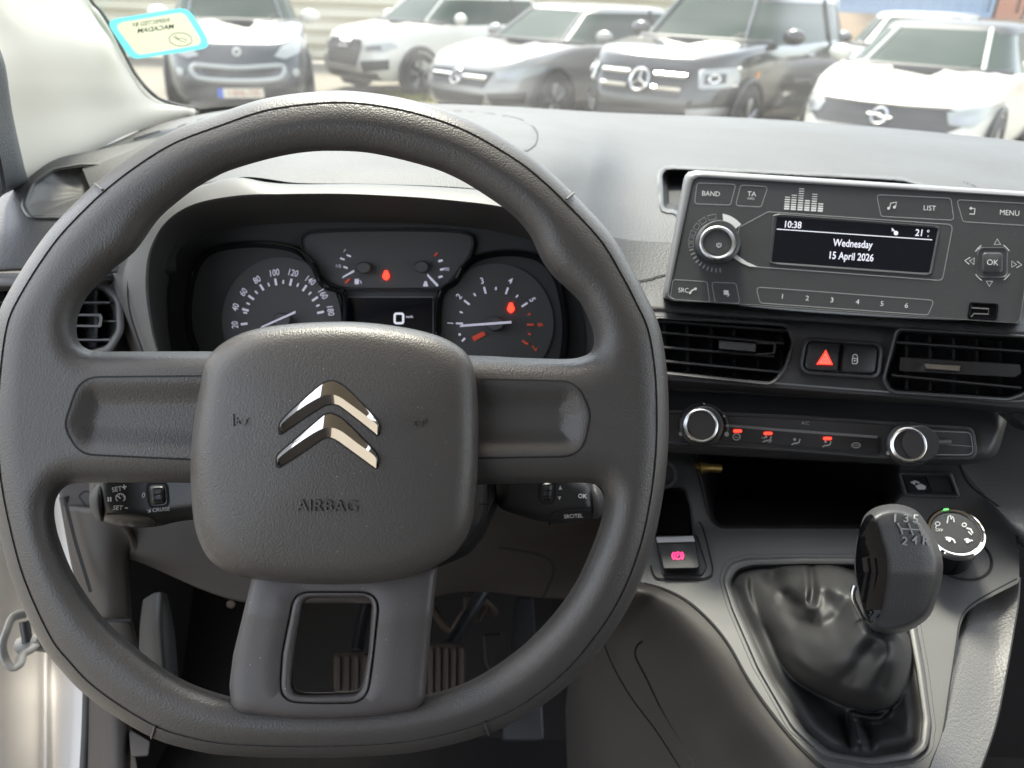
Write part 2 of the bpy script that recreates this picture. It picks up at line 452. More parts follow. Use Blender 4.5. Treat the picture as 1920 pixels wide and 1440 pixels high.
# ================================================================== steering wheel
DW = 0.44; UW = DW / F
rim_out = cr([(620,170),(500,184),(404,215),(320,247),(250,289),(182,341),(117,404),(73,457),(20,540),(-8,603),(-22,700),(-27,790),(-22,890),(-4,990),(25,1095),(75,1205),(114,1256),(154,1298),(215,1343),(287,1384),(350,1404),(417,1416),(520,1421),(640,1421),(760,1413),(840,1398),(915,1376),(975,1349),(1032,1312),(1080,1271),(1119,1227),(1160,1170),(1194,1107),(1222,1030),(1240,950),(1251,865),(1254,780),(1250,690),(1236,610),(1208,548),(1186,506),(1144,437),(1074,362),(1025,316),(975,278),(887,227),(800,195),(710,176)], 6)
open_up = cr([(620,283),(700,288),(800,312),(852,332),(896,357),(946,391),(975,417),(994,442),(1006,467),(1016,488),(1034,514),(1056,535),(1073,551),(1087,566),(1100,590),(1110,615),(1114,640),(1108,659),(1090,669),(1060,673),(980,671),(900,667),(760,664),(620,662),(500,660),(390,659),(250,659),(190,659),(166,655),(150,644),(144,624),(145,600),(152,578),(163,557),(180,537),(197,519),(214,503),(235,487),(253,471),(270,449),(290,420),(310,398),(340,373),(367,353),(400,334),(433,319),(500,299),(560,287)], 5)
open_lo = cr([(395,906),(250,905),(165,905),(136,907),(117,917),(105,937),(102,960),(105,985),(112,1012),(133,1066),(167,1123),(208,1173),(271,1227),(333,1269),(400,1297),(480,1314),(620,1319),(720,1315),(796,1303),(850,1289),(907,1262),(973,1216),(1032,1158),(1077,1096),(1107,1033),(1125,983),(1133,945),(1130,920),(1115,908),(1080,905),(1000,906),(923,908),(760,914),(620,912),(500,910)], 5)
SEAM = 25
seam_line = inset(rim_out, SEAM)
pad_l = rpoly([(560,703,0),(150,707,52),(118,800,50),(150,852,50),(362,862,30),(560,866,0)], 20, 8)
pad_r = rpoly([(700,706,0),(1082,715,52),(1108,775,50),(1092,856,55),(897,859,30),(700,862,0)], 20, 8)
def wheel_h(X, Y, H):
    for pad in (pad_l, pad_r):
        ins = inside(pad, X, Y); D, _, _ = dist(pad, X, Y)
        # the open end of the pad lies under the airbag cover
        t = np.clip(D / 58, 0, 1); t = t * t * (3 - 2 * t)
        H = np.where(ins, H - 20 * t, H)
    return H
wheel = thing('steering_wheel', 'black grained steering wheel with flat bottom and double chevron badge', 'steering wheel', P(622, 790, DW))
RIM_R, RIM_H = 60, 54
rim = inflate('rim', seam_line, [open_up, open_lo], RIM_R, RIM_H, DW, 3.0, M['leather'], wheel, dfun=wheel_h, edge0=[rim_out, open_up, open_lo], relax=6)
def rim_h(k): return RIM_H * math.sqrt(max(0, 1 - (1 - min(k / RIM_R, 1)) ** 2))
def wl(poly, h): return [P(x, y, DW - h * UW) for x, y in poly]
ro = resample(rim_out, 420)
prof = [(30, rim_h(30) - 1), (27, rim_h(26) - 1.5), (25.8, rim_h(25) - 5), (22.6, rim_h(24) - 5), (20.6, rim_h(21) - .6), (18, rim_h(18)), (13, rim_h(13)), (8, rim_h(8)), (4, rim_h(4)), (1.2, rim_h(1.2)), (0, 0), (1, -14), (4, -26), (10, -38), (22, -50)]
loops('outer_band', [wl(inset(ro, k) if k else ro, h) for k, h in prof], M['leather'], wheel, False, False, 60)
# rear half of the rim and spokes
inflate('rim_back', inset(rim_out, 20), [open_up, open_lo], RIM_R, -50, DW, 7.0, M['leather'], wheel, edge0=[rim_out, open_up, open_lo])
# joints in the outer band
for a, b in (((178,345),(192,356)),((1076,362),(1062,374)),((284,1384),(291,1361)),((916,1377),(908,1354))):
    h0 = rim_h(3)
    pts = [(a[0] + (b[0] - a[0]) * t, a[1] + (b[1] - a[1]) * t, rim_h(2 + 21 * t) + 1.0) for t in np.linspace(0, 1, 7)]
    L = []
    dx, dy = b[1] - a[1], a[0] - b[0]; q = math.hypot(dx, dy); dx, dy = dx / q, dy / q
    tube('band_joint', [P(x, y, DW - h * UW) for x, y, h in pts], .0007, M['leather'], wheel, 8)
# seam lines round the two thumb pads
def wh_at(pad):
    def s(x, y):
        k = min(dist(q, np.array([x]), np.array([y]))[0][0] for q in (open_up, open_lo))
        return P(x, y, DW - (rim_h(k) + .8) * UW)
    return s
ribbon('pad_seam', pad_l, 3.2, wh_at(pad_l), M['gap'], wheel)
ribbon('pad_seam', pad_r, 3.2, wh_at(pad_r), M['gap'], wheel)

# airbag cover
ab = cr([(640,603),(560,606),(493,614),(450,626),(418,643),(396,663),(382,688),(372,740),(362,800),(357,860),(358,920),(364,980),(374,1016),(392,1048),(420,1069),(460,1083),(520,1091),(600,1096),(676,1095),(745,1086),(805,1067),(850,1040),(875,1006),(887,968),(894,910),(897,850),(897,780),(894,720),(886,682),(868,656),(837,636),(800,623),(759,614),(700,606)], 6)
ab = resample(ab, 220); ac = (627, 846)
def ab_h(s):                                            # s = 1 at the edge, 0 in the middle
    pts = [(1, 30), (.997, 62), (.985, 78), (.965, 89), (.94, 97), (.90, 104), (.86, 108), (.80, 111), (.6, 117), (.3, 122), (0, 124)]
    xs = [p[0] for p in pts][::-1]; ys = [p[1] for p in pts][::-1]
    return float(np.interp(s, xs, ys))
def ab_pt(s):
    sq = []
    for x, y in ab: sq.append((ac[0] + (x - ac[0]) * s, ac[1] + (y - ac[1]) * s))
    return sq
ss = [1.0, .999, .997, .994, .99, .985, .975, .965, .955, .94, .925, .91, .89, .87, .85, .8, .7, .55, .4, .25, .1]
cover = loops('airbag_cover', [wl(ab, -10)] + [wl(ab_pt(s), ab_h(s)) for s in ss], M['airbag'], wheel, False, True, 70)
# local height of the cover for the marks on it
abn = np.array(by_angle(ab, ac, 360))
def ab_surf(off=.6):
    def s(x, y):
        dx, dy = x - ac[0], y - ac[1]; a = math.atan2(dy, dx)
        k = int((a + math.pi) / (2 * math.pi) * 360) % 360
        r_ = math.hypot(abn[k, 0] - ac[0], abn[k, 1] - ac[1])
        return P(x, y, DW - (ab_h(math.hypot(dx, dy) / r_) + off) * UW)
    return s
def chevron(name, top, ridge, bot):
    n = 64
    T, G, B = (resample(cr(q, 10, False), n, False) for q in (top, ridge, bot))
    s0, s1, s2 = ab_surf(-2.0), ab_surf(2.0), ab_surf(6.5)
    T1 = [(t[0] + (g[0] - t[0]) * .10, t[1] + (g[1] - t[1]) * .10) for t, g in zip(T, G)]
    B1 = [(t[0] + (g[0] - t[0]) * .12, t[1] + (g[1] - t[1]) * .12) for t, g in zip(B, G)]
    L = [[s0(*p) for p in T], [ab_surf(2.2)(*p) for p in T], [ab_surf(3.2)(*p) for p in T1], [ab_surf(9.5)(*p) for p in G], [ab_surf(2.6)(*p) for p in B1], [ab_surf(1.6)(*p) for p in B], [s0(*p) for p in B]]
    o = loops(name, L, M['badge'], cover, False, False, 24, closed=False)
    out = [*T, *B[::-1]]
    ribbon('emblem_gap', resample(inset(out, -1.2), 160), 3.0, ab_surf(.5), M['gap'], o, True)
chevron('emblem', [(525,813),(524,800),(528,790),(545,772),(584,737),(601,723),(614,716.5),(622,715),(631,717),(643,724),(661,740),(700,780),(708,790),(711,802),(710,814)],
        [(527,800),(530,793),(560,768),(597,746),(617,740),(636,744),(665,764),(700,790),(708,798)],
        [(528,813),(575,780),(606,761),(617,757.5),(630,758),(645,766),(700,809),(707,816)])
chevron('emblem', [(520,874),(519,862),(523,852),(545,832),(597,788),(608,779),(619,776),(629,779),(647,791),(697,841),(706,853),(709,864),(707,876)],
        [(522,863),(526,856),(560,830),(595,808),(615,802),(637,807),(670,831),(699,852),(706,862)],
        [(524,876),(570,846),(602,824),(615,819.6),(628,823),(650,838),(698,873),(705,878)])
mk = Marks(ab_surf(.9)); mk.text('AIRBAG', 614, 949, 22, 1.0, sx=1.06)
o = mk.done('lettering', M['airbag'], cover)
sm = o.modifiers.new('raised', 'SOLIDIFY'); sm.thickness = .0007; sm.offset = 1
mk = Marks(ab_surf(.9))
mk.line([(437,776),(438,799)], 2.2).line([(444,783),(444,795)], 2).line([(444,788),(452,787),(466,784)], 2).line(cr([(449,788),(456,785),(462,788),(459,795),(452,796),(448,793)], 4), 2, True)
o = mk.done('horn_symbol', M['airbag'], cover); sm = o.modifiers.new('raised', 'SOLIDIFY'); sm.thickness = .0006; sm.offset = 1
mk = Marks(ab_surf(.9))
mk.line([(765,786),(780,788),(797,788)], 2).line([(797,784),(797,795)], 2).line(cr([(778,789),(786,788),(791,792),(787,799),(780,799),(776,794)], 4), 2, True)
o = mk.done('horn_symbol', M['airbag'], cover); sm = o.modifiers.new('raised', 'SOLIDIFY'); sm.thickness = .0006; sm.offset = 1

# lower spoke with its window
sp_out = rpoly([(478,1060,0),(470,1092,8),(456,1150,60),(437,1228,60),(430,1284,40),(434,1336,42),(540,1346,60),(613,1347.5,60),(700,1343,60),(796,1328,60),(800,1275,50),(808,1180,40),(821,1060,0)], 20, 8)
sp_ring = rpoly([(553,1110,34),(712,1110,36),(700,1220,60),(688,1318,40),(600,1319,40),(524,1316,46),(530,1225,60)], 30, 8)
sp_hole = rpoly([(568,1120,24),(700,1120,20),(692,1225,50),(678,1300,24),(600,1303,40),(543,1302,28),(551,1225,60)], 20, 8)
sc_ = (618, 1210)
A, B, Cc = np.array(by_angle(sp_out, sc_, 200)), np.array(by_angle(sp_ring, sc_, 200)), np.array(by_angle(sp_hole, sc_, 200))
def mixl(a, b, k): return [tuple(p) for p in a * (1 - k) + b * k]
def spd(poly, h):                                        # the plate leans away towards its top and left edge
    out = []
    for x, y in poly:
        b = 30 * max(0, min(1, (1150 - y) / 90)) + 8 * math.sin(max(0, min(1, (y - 1120) / 200)) * math.pi)
        out.append(P(x, y, DW - (h - b * .9 + 8) * UW))
    return out
L = [spd(mixl(A, B, 0), 4), spd(mixl(A, B, .012), 34), spd(mixl(A, B, .035), 44), spd(mixl(A, B, .075), 50), spd(mixl(A, B, .14), 53), spd(mixl(A, B, .3), 55), spd(mixl(A, B, .6), 56), spd(mixl(A, B, .93), 56), spd(mixl(A, B, .97), 54)]
spoke = loops('lower_spoke', L, M['spoke'], wheel, False, False, 50)
L = [spd(mixl(A, B, .97), 54), spd(mixl(A, B, .99), 50), spd(B, 49), spd(mixl(B, Cc, .08), 54), spd(mixl(B, Cc, .2), 57), spd(mixl(B, Cc, .55), 57), spd(mixl(B, Cc, .75), 55), spd(mixl(B, Cc, .9), 50), spd(mixl(B, Cc, .97), 44), spd(Cc, 38),
     spd(Cc, -10), spd([(sc_[0] + (x - sc_[0]) * .97 + 1, sc_[1] + (y - sc_[1]) * .97 - 2) for x, y in Cc], -62)]
loops('spoke_window_trim', L, M['spoke'], spoke, False, False, 50)

# ================================================================== steering column and stalks
colm = thing('steering_column', 'black plastic steering column shroud behind the wheel hub', 'steering column', P(640, 1000, .50))
ro_ = rpoly([(520,850,20),(938,850,10),(940,935,10),(905,1010,40),(880,1040,60),(760,1090,60),(520,1090,30)], 20, 6)
slab('shroud', ro_, Plane((500,900,.50),(900,900,.50),(700,1090,.485)), [(0, -.10), (0, -.02), (4, -.006), (12, 0), (40, .004)], M['stalk'], colm)
slab('shroud_lower', rpoly([(500,860,10),(912,860,20),(915,952,8),(906,985,40),(876,1028,40),(840,1048,30),(500,1048,10)], 20, 6), Plane((500,900,.482),(900,900,.482),(700,1090,.47)), [(0, -.04), (0, -.010), (3, -.004), (9, 0), (40, .003)], M['stalk'], colm)
ribbon('shroud_seam', [(898,945.5),(918,945.5)], 3, lambda x, y: P(x, y, .4765), M['gap'], colm)

def stalk(name, label, body, d, cap, rollers, lever, marks):
    t = thing(name, label, 'stalk', P(body[0][0], body[0][1], d))
    b = inflate('body', body, [], 34, 34, d, 3.0, M['stalk'], t, back=1.0, relax=3)
    def s(off=1.0):
        def q(x, y):
            k = dist(body, np.array([x]), np.array([y]))[0][0]; k = min(k / 34, 1)
            return P(x, y, d - (34 * math.sqrt(max(0, 1 - (1 - k) ** 2)) + off) * d / F)
        return q
    inflate('end_cap', cap, [], 26, 40, d - .001, 2.5, M['rubber'], t, back=1.0, relax=3)
    rl = rpoly(rollers, 9, 5)
    ribbon('roller_gap', inset(rl, -2), 5, s(.6), M['gap'], t, True)
    ro = inflate('roller', rl, [], 12, 14, d - 27 * d / F, 2.0, M['dark'], t, relax=2)
    cx = sum(p[0] for p in rollers) / len(rollers); ys = sorted(p[1] for p in rollers)
    mk = Marks(lambda x, y: P(x, y, d - 43.5 * d / F))
    for k, yy in enumerate(np.linspace(ys[0] + 8, ys[-1] - 12, 3)): mk.line([(cx - 9, yy + 1), (cx + 9, yy - 1)], 2.2)
    mk.done('grip_line', M['gap'], ro)
    ribbon('button_gap', lever, 3.5, s(.8), M['gap'], t)
    m_ = Marks(s(1.4)); marks(m_); m_.done('marking', M['print'], t)
    return t
def lm(m):
    m.text('SET', 219, 917.5, 8.6, -10, .05, bold=.012).text('+', 233, 914, 12, -8, bold=.03)
    m.poly([(201.5,932),(204.5,932),(204.5,940.5),(201.5,940.5)]).poly([(206,932),(209,932),(209,940.5),(206,940.5)])
    m.line([(220.5,939.5),(217.5,936),(217.5,930),(221.5,926.5),(226,925.5),(231,927),(234.5,931),(234.5,936),(231,939.5)], 1.8).line([(219,929),(226,934.5)], 2.6)
    for a in (-150, -110, -70, -30, 0): m.line([(226 + 8 * math.cos(R(a)), 934 + 8 * math.sin(R(a))), (226 + 5.4 * math.cos(R(a)), 934 + 5.4 * math.sin(R(a)))], 1.3)
    m.text('SET', 221, 952.5, 8.4, 0, .2, bold=.012).line([(234,952.5),(240,952.5)], 2.2)
    m.text('0', 269, 929, 9.4, 0, .1, sx=.95, bold=.012)
    m.text('CRUISE', 302, 955.5, 7.2, -5, .15, bold=.008).poly([(274,955),(279,957),(282,953),(283,960),(277,962),(279,959)])
stalk('control_stalk', 'black cruise control stalk left of the column with SET and CRUISE markings', cr([(178,872),(260,860),(330,856),(400,860),(440,900),(440,965),(380,972),(330,979),(290,988),(240,988),(196,978),(178,960),(168,930)], 6), .50,
      cr([(181,898),(172,915),(167,935),(170,955),(178,970),(188,978),(196,974),(200,955),(199,925),(194,903),(190,896)], 6), [(277,908),(311,908),(314,947),(282,950)],
      cr([(200,964),(240,963),(265,965),(284,971),(294,980),(291,987)], 6, False), lm)
def rm(m):
    m.poly([(1050.5,910),(1054,918),(1047.5,918)]).poly([(1046,931),(1052,931),(1049,938)])
    m.text('OK', 1092, 930.5, 7.8, 2, bold=.02).text('SRC/TEL', 1075, 968, 7.2, -3, sx=.95, bold=.012)
stalk('control_stalk', 'black radio control stalk right of the column with OK and SRC/TEL markings', cr([(938,862),(1000,860),(1060,872),(1085,888),(1106,902),(1118,920),(1124,945),(1116,970),(1085,977),(1050,982),(1010,977),(960,962),(936,950),(928,920)], 6), .50,
      cr([(1111,908),(1122,914),(1130,926),(1134,945),(1130,962),(1122,971),(1112,972),(1107,955),(1106,930)], 6), [(1014,902),(1039,902),(1037,943),(1013,940)],
      cr([(1031,984),(1029,973),(1036,962),(1052,956),(1080,953),(1108,952)], 6, False), rm)
# ================================================================== dashboard
dash = thing('dashboard', 'grey grained plastic dashboard with instrument hood and round-cornered air vents', 'dashboard', P(960, 500, .75))
recess = rpoly([(1236,322,14),(1250,313,8),(1690,335,60),(1780,362,40),(1790,560,10),(1300,545,10),(1270,398,10),(1240,396,12)], 10)
rows = [
 [(200,270,.93),(300,232,.99),(430,206,1.07),(560,196,1.13),(700,192,1.17),(900,197,1.2),(1030,204,1.22),(1110,209,1.22),(1200,213,1.22),(1400,221,1.2),(1650,238,1.15),(1950,268,1.06),(2200,300,.98)],
 [(170,285,.86),(290,250,.90),(430,228,.95),(560,222,.98),(700,219,1.0),(900,221,1.02),(1030,226,1.03),(1110,232,1.04),(1200,238,1.05),(1400,246,1.04),(1650,264,1.0),(1950,296,.93),(2200,330,.87)],
 [(150,298,.78),(280,272,.80),(430,254,.81),(560,250,.82),(700,248,.83),(900,252,.84),(1030,262,.85),(1110,271,.88),(1200,281,.92),(1400,290,.92),(1650,307,.89),(1950,338,.83),(2200,372,.78)],
 [(160,330,.70),(280,300,.70),(430,282,.70),(560,276,.70),(700,275,.705),(900,280,.71),(1020,300,.72),(1105,312,.77),(1190,320,.84),(1400,325,.84),(1650,340,.82),(1950,368,.77),(2200,402,.72)],
 [(190,400,.64),(280,350,.635),(430,316,.63),(560,312,.63),(700,312,.63),(890,320,.635),(1000,345,.64),(1090,365,.69),(1185,385,.75),(1400,385,.75),(1650,400,.73),(1950,425,.69),(2200,455,.65)],
 [(215,450,.605),(290,375,.60),(440,333,.595),(560,343,.595),(700,345,.595),(890,354,.60),(985,380,.605),(1080,420,.63),(1180,450,.69),(1400,460,.695),(1650,470,.68),(1950,490,.64),(2200,520,.61)],
]
sheet('top_pad', widen(rows), M['dash'], dash, 12, 12, cut=[inset(recess, 3)])
# lower face of the pad round the radio
rows = [
 [(1075,418,.628),(1180,450,.69),(1400,460,.695),(1650,470,.68),(1950,490,.64),(2200,520,.61)],
 [(1110,500,.625),(1190,510,.665),(1400,520,.665),(1650,532,.65),(1950,552,.62),(2200,580,.59)],
 [(1130,560,.62),(1205,553,.645),(1400,566,.645),(1650,580,.635),(1950,604,.605),(2200,632,.58)],
 [(1140,590,.62),(1215,572,.628),(1400,584,.628),(1650,598,.618),(1950,622,.588),(2200,650,.565)],
 [(1140,600,.63),(1215,584,.626),(1400,595,.626),(1650,611,.616),(1950,636,.586),(2200,664,.563)],
]
sheet('radio_surround', widen(rows), M['dash'], dash, 12, 10, cut=[inset(recess, 3)])
# recess behind the radio
rp = resample(recess, 160)
def rsurf(x, y): return on('top_pad', x, y) if y < 430 else min(on('radio_surround', x, y), .70)
loops('radio_recess', [[P(x, y, rsurf(x, y) + .001) for x, y in inset(rp, -5)], [P(x, y, rsurf(x, y) - .003) for x, y in inset(rp, -2)], [P(x, y, rsurf(x, y) - .002) for x, y in inset(rp, 2)], [P(x, y, rsurf(x, y) + .004) for x, y in inset(rp, 5)]], M['dashfine'], dash, False, False, 60)
loops('recess_shade_liner', [[P(x, y, rsurf(x, y) + .003) for x, y in inset(rp, 4.5)], [P(x, y, rsurf(x, y) + .03) for x, y in inset(rp, 7)], [P(x, y, rsurf(x, y) + .06) for x, y in inset(rp, 16)]], M['recess_shade'], dash, False, True, 50)  # near-black colour paints in the shade behind the radio
# seam between pad and surround, curved lid seam
ribbon('pad_gap', cr([(1195,527),(1215,524),(1238,517),(1262,513)], 6, False), 3, lambda x, y: P(x, y, on('radio_surround', x, y, -.0012)), M['gap'], dash)
ribbon('pad_gap', cr([(1806,340),(1825,348),(1840,358),(1850,366)], 6, False), 1.8, lambda x, y: P(x, y, on('top_pad', x, y, -.001)), M['gap'], dash)

# lid on top of the hood
lid = cr([(330,242),(430,216),(560,205),(700,203),(850,208),(930,215),(980,226),(1003,243),(1006,262),(998,276),(975,284),(900,279),(700,268),(560,268),(430,276),(340,296)], 6)
L_ = resample(lid, 150)
def dsurf(x, y): return on('top_pad', x, y)
lc = (700, 245)
def ls(k): return [(lc[0] + (x - lc[0]) * k, lc[1] + (y - lc[1]) * k) for x, y in L_]
loops('storage_lid', [[P(x, y, dsurf(x, y) + .004) for x, y in ls(1)], [P(x, y, dsurf(x, y) - .003) for x, y in ls(1)], [P(x, y, dsurf(x, y) - .0055) for x, y in ls(.985)], [P(x, y, dsurf(x, y) - .0065) for x, y in ls(.95)], [P(x, y, dsurf(x, y) - .007) for x, y in ls(.75)], [P(x, y, dsurf(x, y) - .007) for x, y in ls(.4)], [P(x, y, dsurf(x, y) - .007) for x, y in ls(.05)]], M['dash'], dash, False, True, 40)
ribbon('lid_gap', ls(1.006), 2.5, lambda x, y: P(x, y, dsurf(x, y) - .0012), M['gap'], dash, True)

# instrument hood
HO = cr([(300,760),(283,700),(258,640),(236,570),(228,530),(240,480),(272,420),(320,375),(370,349),(440,332),(500,341),(560,345),(700,345),(890,355),(980,372),(1060,404),(1108,452),(1140,540),(1150,620),(1148,700),(1130,760),(700,790)], 6)
HI = cr([(330,760),(312,700),(292,640),(280,570),(278,516),(285,467),(313,418),(362,386),(436,371),(530,366),(632,365),(730,369),(827,376),(955,393),(1040,430),(1090,480),(1110,545),(1117,620),(1116,690),(1100,745),(700,775)], 6)
HC = cr([(350,740),(340,690),(326,640),(318,580),(318,530),(330,480),(362,448),(430,428),(520,419),(640,416),(760,418),(860,424),(950,438),(1020,462),(1064,505),(1086,560),(1096,640),(1090,700),(1070,740),(700,755)], 6)
hc = (700, 570)
a, b, c = (np.array(by_angle(q, hc, 260)) for q in (HO, HI, HC))
def hd(k, dd, p): return [P(x, y, dd + k * ((y - 570) / 400.0) * .02) for x, y in p]
loops('instrument_hood', [hd(1, .665, [(hc[0] + (x - hc[0]) * 1.06, hc[1] + (y - hc[1]) * 1.09) for x, y in a]), hd(1, .618, a), hd(1, .606, mixl(a, b, .02)), hd(1, .5975, mixl(a, b, .06)), hd(1, .594, mixl(a, b, .14)), hd(1, .588, mixl(a, b, .4)), hd(1, .582, mixl(a, b, .75)), hd(1, .580, mixl(a, b, .9)), hd(1, .581, b), hd(1, .586, mixl(b, c, .06)), hd(1, .60, mixl(b, c, .2)), hd(1, .63, mixl(b, c, .55)), hd(1, .664, c)], M['dashfine'], dash, False, False, 50)
ribbon('hood_seam', cr([(268,660),(245,590),(240,535),(252,487),(284,430)], 8, False), 4, lambda x, y: P(x, y, .590), M['gap'], dash)

# ------------------------------------------------------------------ instrument cluster
clu = thing('instrument_cluster', 'dark instrument cluster with speedometer, rev counter and small centre display', 'instrument cluster', P(700, 560, .66))
pc = Plane((400,450,.662),(1000,460,.662),(700,700,.655))
slab('dial_face', resample(HC, 120), pc, [(-14, -.004), (0, 0)], M['cluster'], clu)
pod_l = cr([(400,700),(360,650),(348,600),(352,540),(368,490),(400,463),(460,453),(520,455),(562,467),(592,495),(610,530),(648,548),(652,620),(640,700)], 6)
pod_r = cr([(820,700),(816,620),(822,548),(850,524),(866,497),(898,477),(940,469),(985,471),(1020,484),(1046,515),(1060,560),(1066,620),(1056,690),(1030,720)], 6)
for pod, cc in ((pod_l, (500,590)), (pod_r, (940,600))):
    A_ = by_angle(pod, cc, 140); B_ = by_angle(inset(pod, 12), cc, 140)
    A_, B_ = np.array(A_), np.array(B_)
    o = loops('dial_pod', [[pc.w(x, y, h) for x, y in mixl(A_, B_, k)] for k, h in ((-.2, 0), (0, .010), (.12, .013), (.3, .0125), (.6, .008), (1.0, .002))], M['gloss'], clu, False, False, 40)
top = cr([(600,520),(572,485),(560,452),(572,436),(600,431),(700,428),(820,429),(872,434),(890,448),(884,480),(862,510),(840,536),(815,545),(700,546),(650,544),(622,536)], 6)
A_, B_ = np.array(by_angle(top, (720,488), 120)), np.array(by_angle(inset(top, 6), (720,488), 120))
loops('gauge_frame', [[pc.w(x, y, h) for x, y in mixl(A_, B_, k)] for k, h in ((0, .001), (.2, .006), (.6, .006), (1, .002))], M['dark'], clu, False, False, 40)
slab('gauge_panel', inset(top, 6), pc, [(0, .001), (0, .0025)], M['cluster'], clu)
slab('dial_disc', ell(528, 600, 112, 118, 60), pc, [(0, .001), (0, .0022)], M['cluster'], clu)
slab('dial_disc', ell(930, 606, 108, 112, 60), pc, [(0, .001), (0, .0022)], M['cluster'], clu)
sc2 = slab('display', rrect(652,556,812,640,4), pc, [(0, .001), (0, .0030), (3, .0032)], M['screen'], clu)
mk = Marks(lambda x, y: pc.w(x, y, .0034)); mk.line([(652,640),(652,557),(812,557),(812,640)], 1.5); mk.done('display_edge', M['greyline'], clu)
g = Marks(lambda x, y: pc.w(x, y, .0036))
cx, cy = 530, 600
nums = [(20,441,609),(40,442,576),(60,457,548),(80,482,525),(100,514,512),(120,549,512),(140,581,526),(160,605,551),(180,619,582)]
for v, x, y in nums:
    a_ = math.degrees(math.atan2(y - cy, x - cx)) + 90
    g.text(str(v), x, y, 12, a_, .08, sx=.8, bold=.01)
    ux, uy = (x - cx) / math.hypot(x - cx, y - cy), (y - cy) / math.hypot(x - cx, y - cy)
    g.line([(cx + ux * 66, cy + uy * 66), (cx + ux * 79, cy + uy * 79)], 4.2)
for k in range(len(nums) - 1):
    a_ = (math.atan2(nums[k][2] - cy, nums[k][1] - cx) + math.atan2(nums[k + 1][2] - cy, nums[k + 1][1] - cx)) / 2 if k else math.pi + .19
    g.line([(cx + math.cos(a_) * 68, cy + math.sin(a_) * 68), (cx + math.cos(a_) * 75, cy + math.sin(a_) * 75)], 3)
g.done('speed_scale', M['gauge'], clu); g = Marks(lambda x, y: pc.w(x, y, .0036))
cx, cy = 928, 608
red = Marks(lambda x, y: pc.w(x, y, .0036))
tn = [(1,845,606),(2,861,556),(3,904,527),(4,957,527),(5,998,562),(6,1013,609),(7,1001,652)]
for v, x, y in tn:
    q = red if v > 5 else g
    a_ = math.degrees(math.atan2(y - cy, x - cx)) + 90
    q.text(str(v), x, y, 11.5, a_, .08, sx=.9, bold=.012)
    ux, uy = (x - cx) / math.hypot(x - cx, y - cy), (y - cy) / math.hypot(x - cx, y - cy)
    q.line([(cx + ux * 60, cy + uy * 60), (cx + ux * 73, cy + uy * 73)], 3.6)
for k in range(6):
    a1 = math.atan2(tn[k][2] - cy, tn[k][1] - cx); a2 = math.atan2(tn[k + 1][2] - cy, tn[k + 1][1] - cx)
    if k == 0: a1 -= 2 * math.pi if a1 > 0 else 0
    a_ = (a1 + a2) / 2; (red if k > 3 else g).line([(cx + math.cos(a_) * 64, cy + math.sin(a_) * 64), (cx + math.cos(a_) * 70, cy + math.sin(a_) * 70)], 3)
g.line([(866,640),(872,634)], 3.5).dot(862,627,2.5)
red.poly([(884,632),(906,621),(911,628),(889,640)])
g.done('rev_scale', M['gauge'], clu); red.done('red_zone', M['gaugered'], clu); g = Marks(lambda x, y: pc.w(x, y, .0036)); red = Marks(lambda x, y: pc.w(x, y, .0036))
for x, y in ((654,478),(642,484),(648,500)): g.line([(x - 4, y), (x + 4, y + 3)], 3)
g.text('1', 646, 470, 7, 40).text('1/2', 634, 499, 6, 5)
g.poly([(665,523),(673,523),(673,533),(665,533)]).line([(674,526),(677,528),(677,532)], 1.5)
red.line([(647,531),(656,523)], 4); g.done('fuel_scale', M['gauge'], clu); red.done('red_zone', M['gaugered'], clu); g = Marks(lambda x, y: pc.w(x, y, .0036)); red = Marks(lambda x, y: pc.w(x, y, .0036))
for x, y in ((826,489),(829,505),(826,519)): g.line([(x - 4, y + 1), (x + 4, y - 1)], 4)
g.text('90', 838, 505, 6.5, 0); red.line([(814,480),(821,474)], 3)
g.poly([(796,527),(800,527),(803,537),(793,537)])
g.done('temperature_scale', M['gauge'], clu); red.done('red_zone', M['gaugered'], clu)
mk = Marks(lambda x, y: pc.w(x, y, .0037))
mk.line(rrect(740,588,756,606,4), 4, True).text('km/h', 768, 594, 4.6)

mk.done('display_text', M['lcd'], sc2)
def needle(a, b, hub, hr):
    n_ = slab('needle', [(a[0]+1.2,a[1]-2.2),(b[0],b[1]-2.4),(b[0],b[1]+2.4),(a[0]-1.2,a[1]+2.2)], pc, [(0, .011), (0, .0125), (.6, .013)], M['gauge'], clu)
    slab('hub', ell(*hub, hr, hr * .8, 24), pc, [(0, .002), (0, .009), (2, .0105)], M['cluster'], n_)
needle((489,614),(554,585),(528,600),17)
needle((863,611),(959,604),(928,607),17)
needle((642,520),(664,508),(682,502),14)
needle((821,536),(801,515),(790,500),14)
for x, y, w_, h_ in ((724,516,7,9),(958,577,7,9.5)):
    slab('warning_light', cr([(x-w_,y+2),(x-w_+2,y-3),(x-3,y-h_+1),(x,y-h_),(x+3,y-h_+1),(x+w_-2,y-3),(x+w_,y+2),(x+w_-3,y+h_-2),(x,y+h_),(x-w_+3,y+h_-2)],3), pc, [(0, .002), (0, .0040)], M['redlamp'], clu)

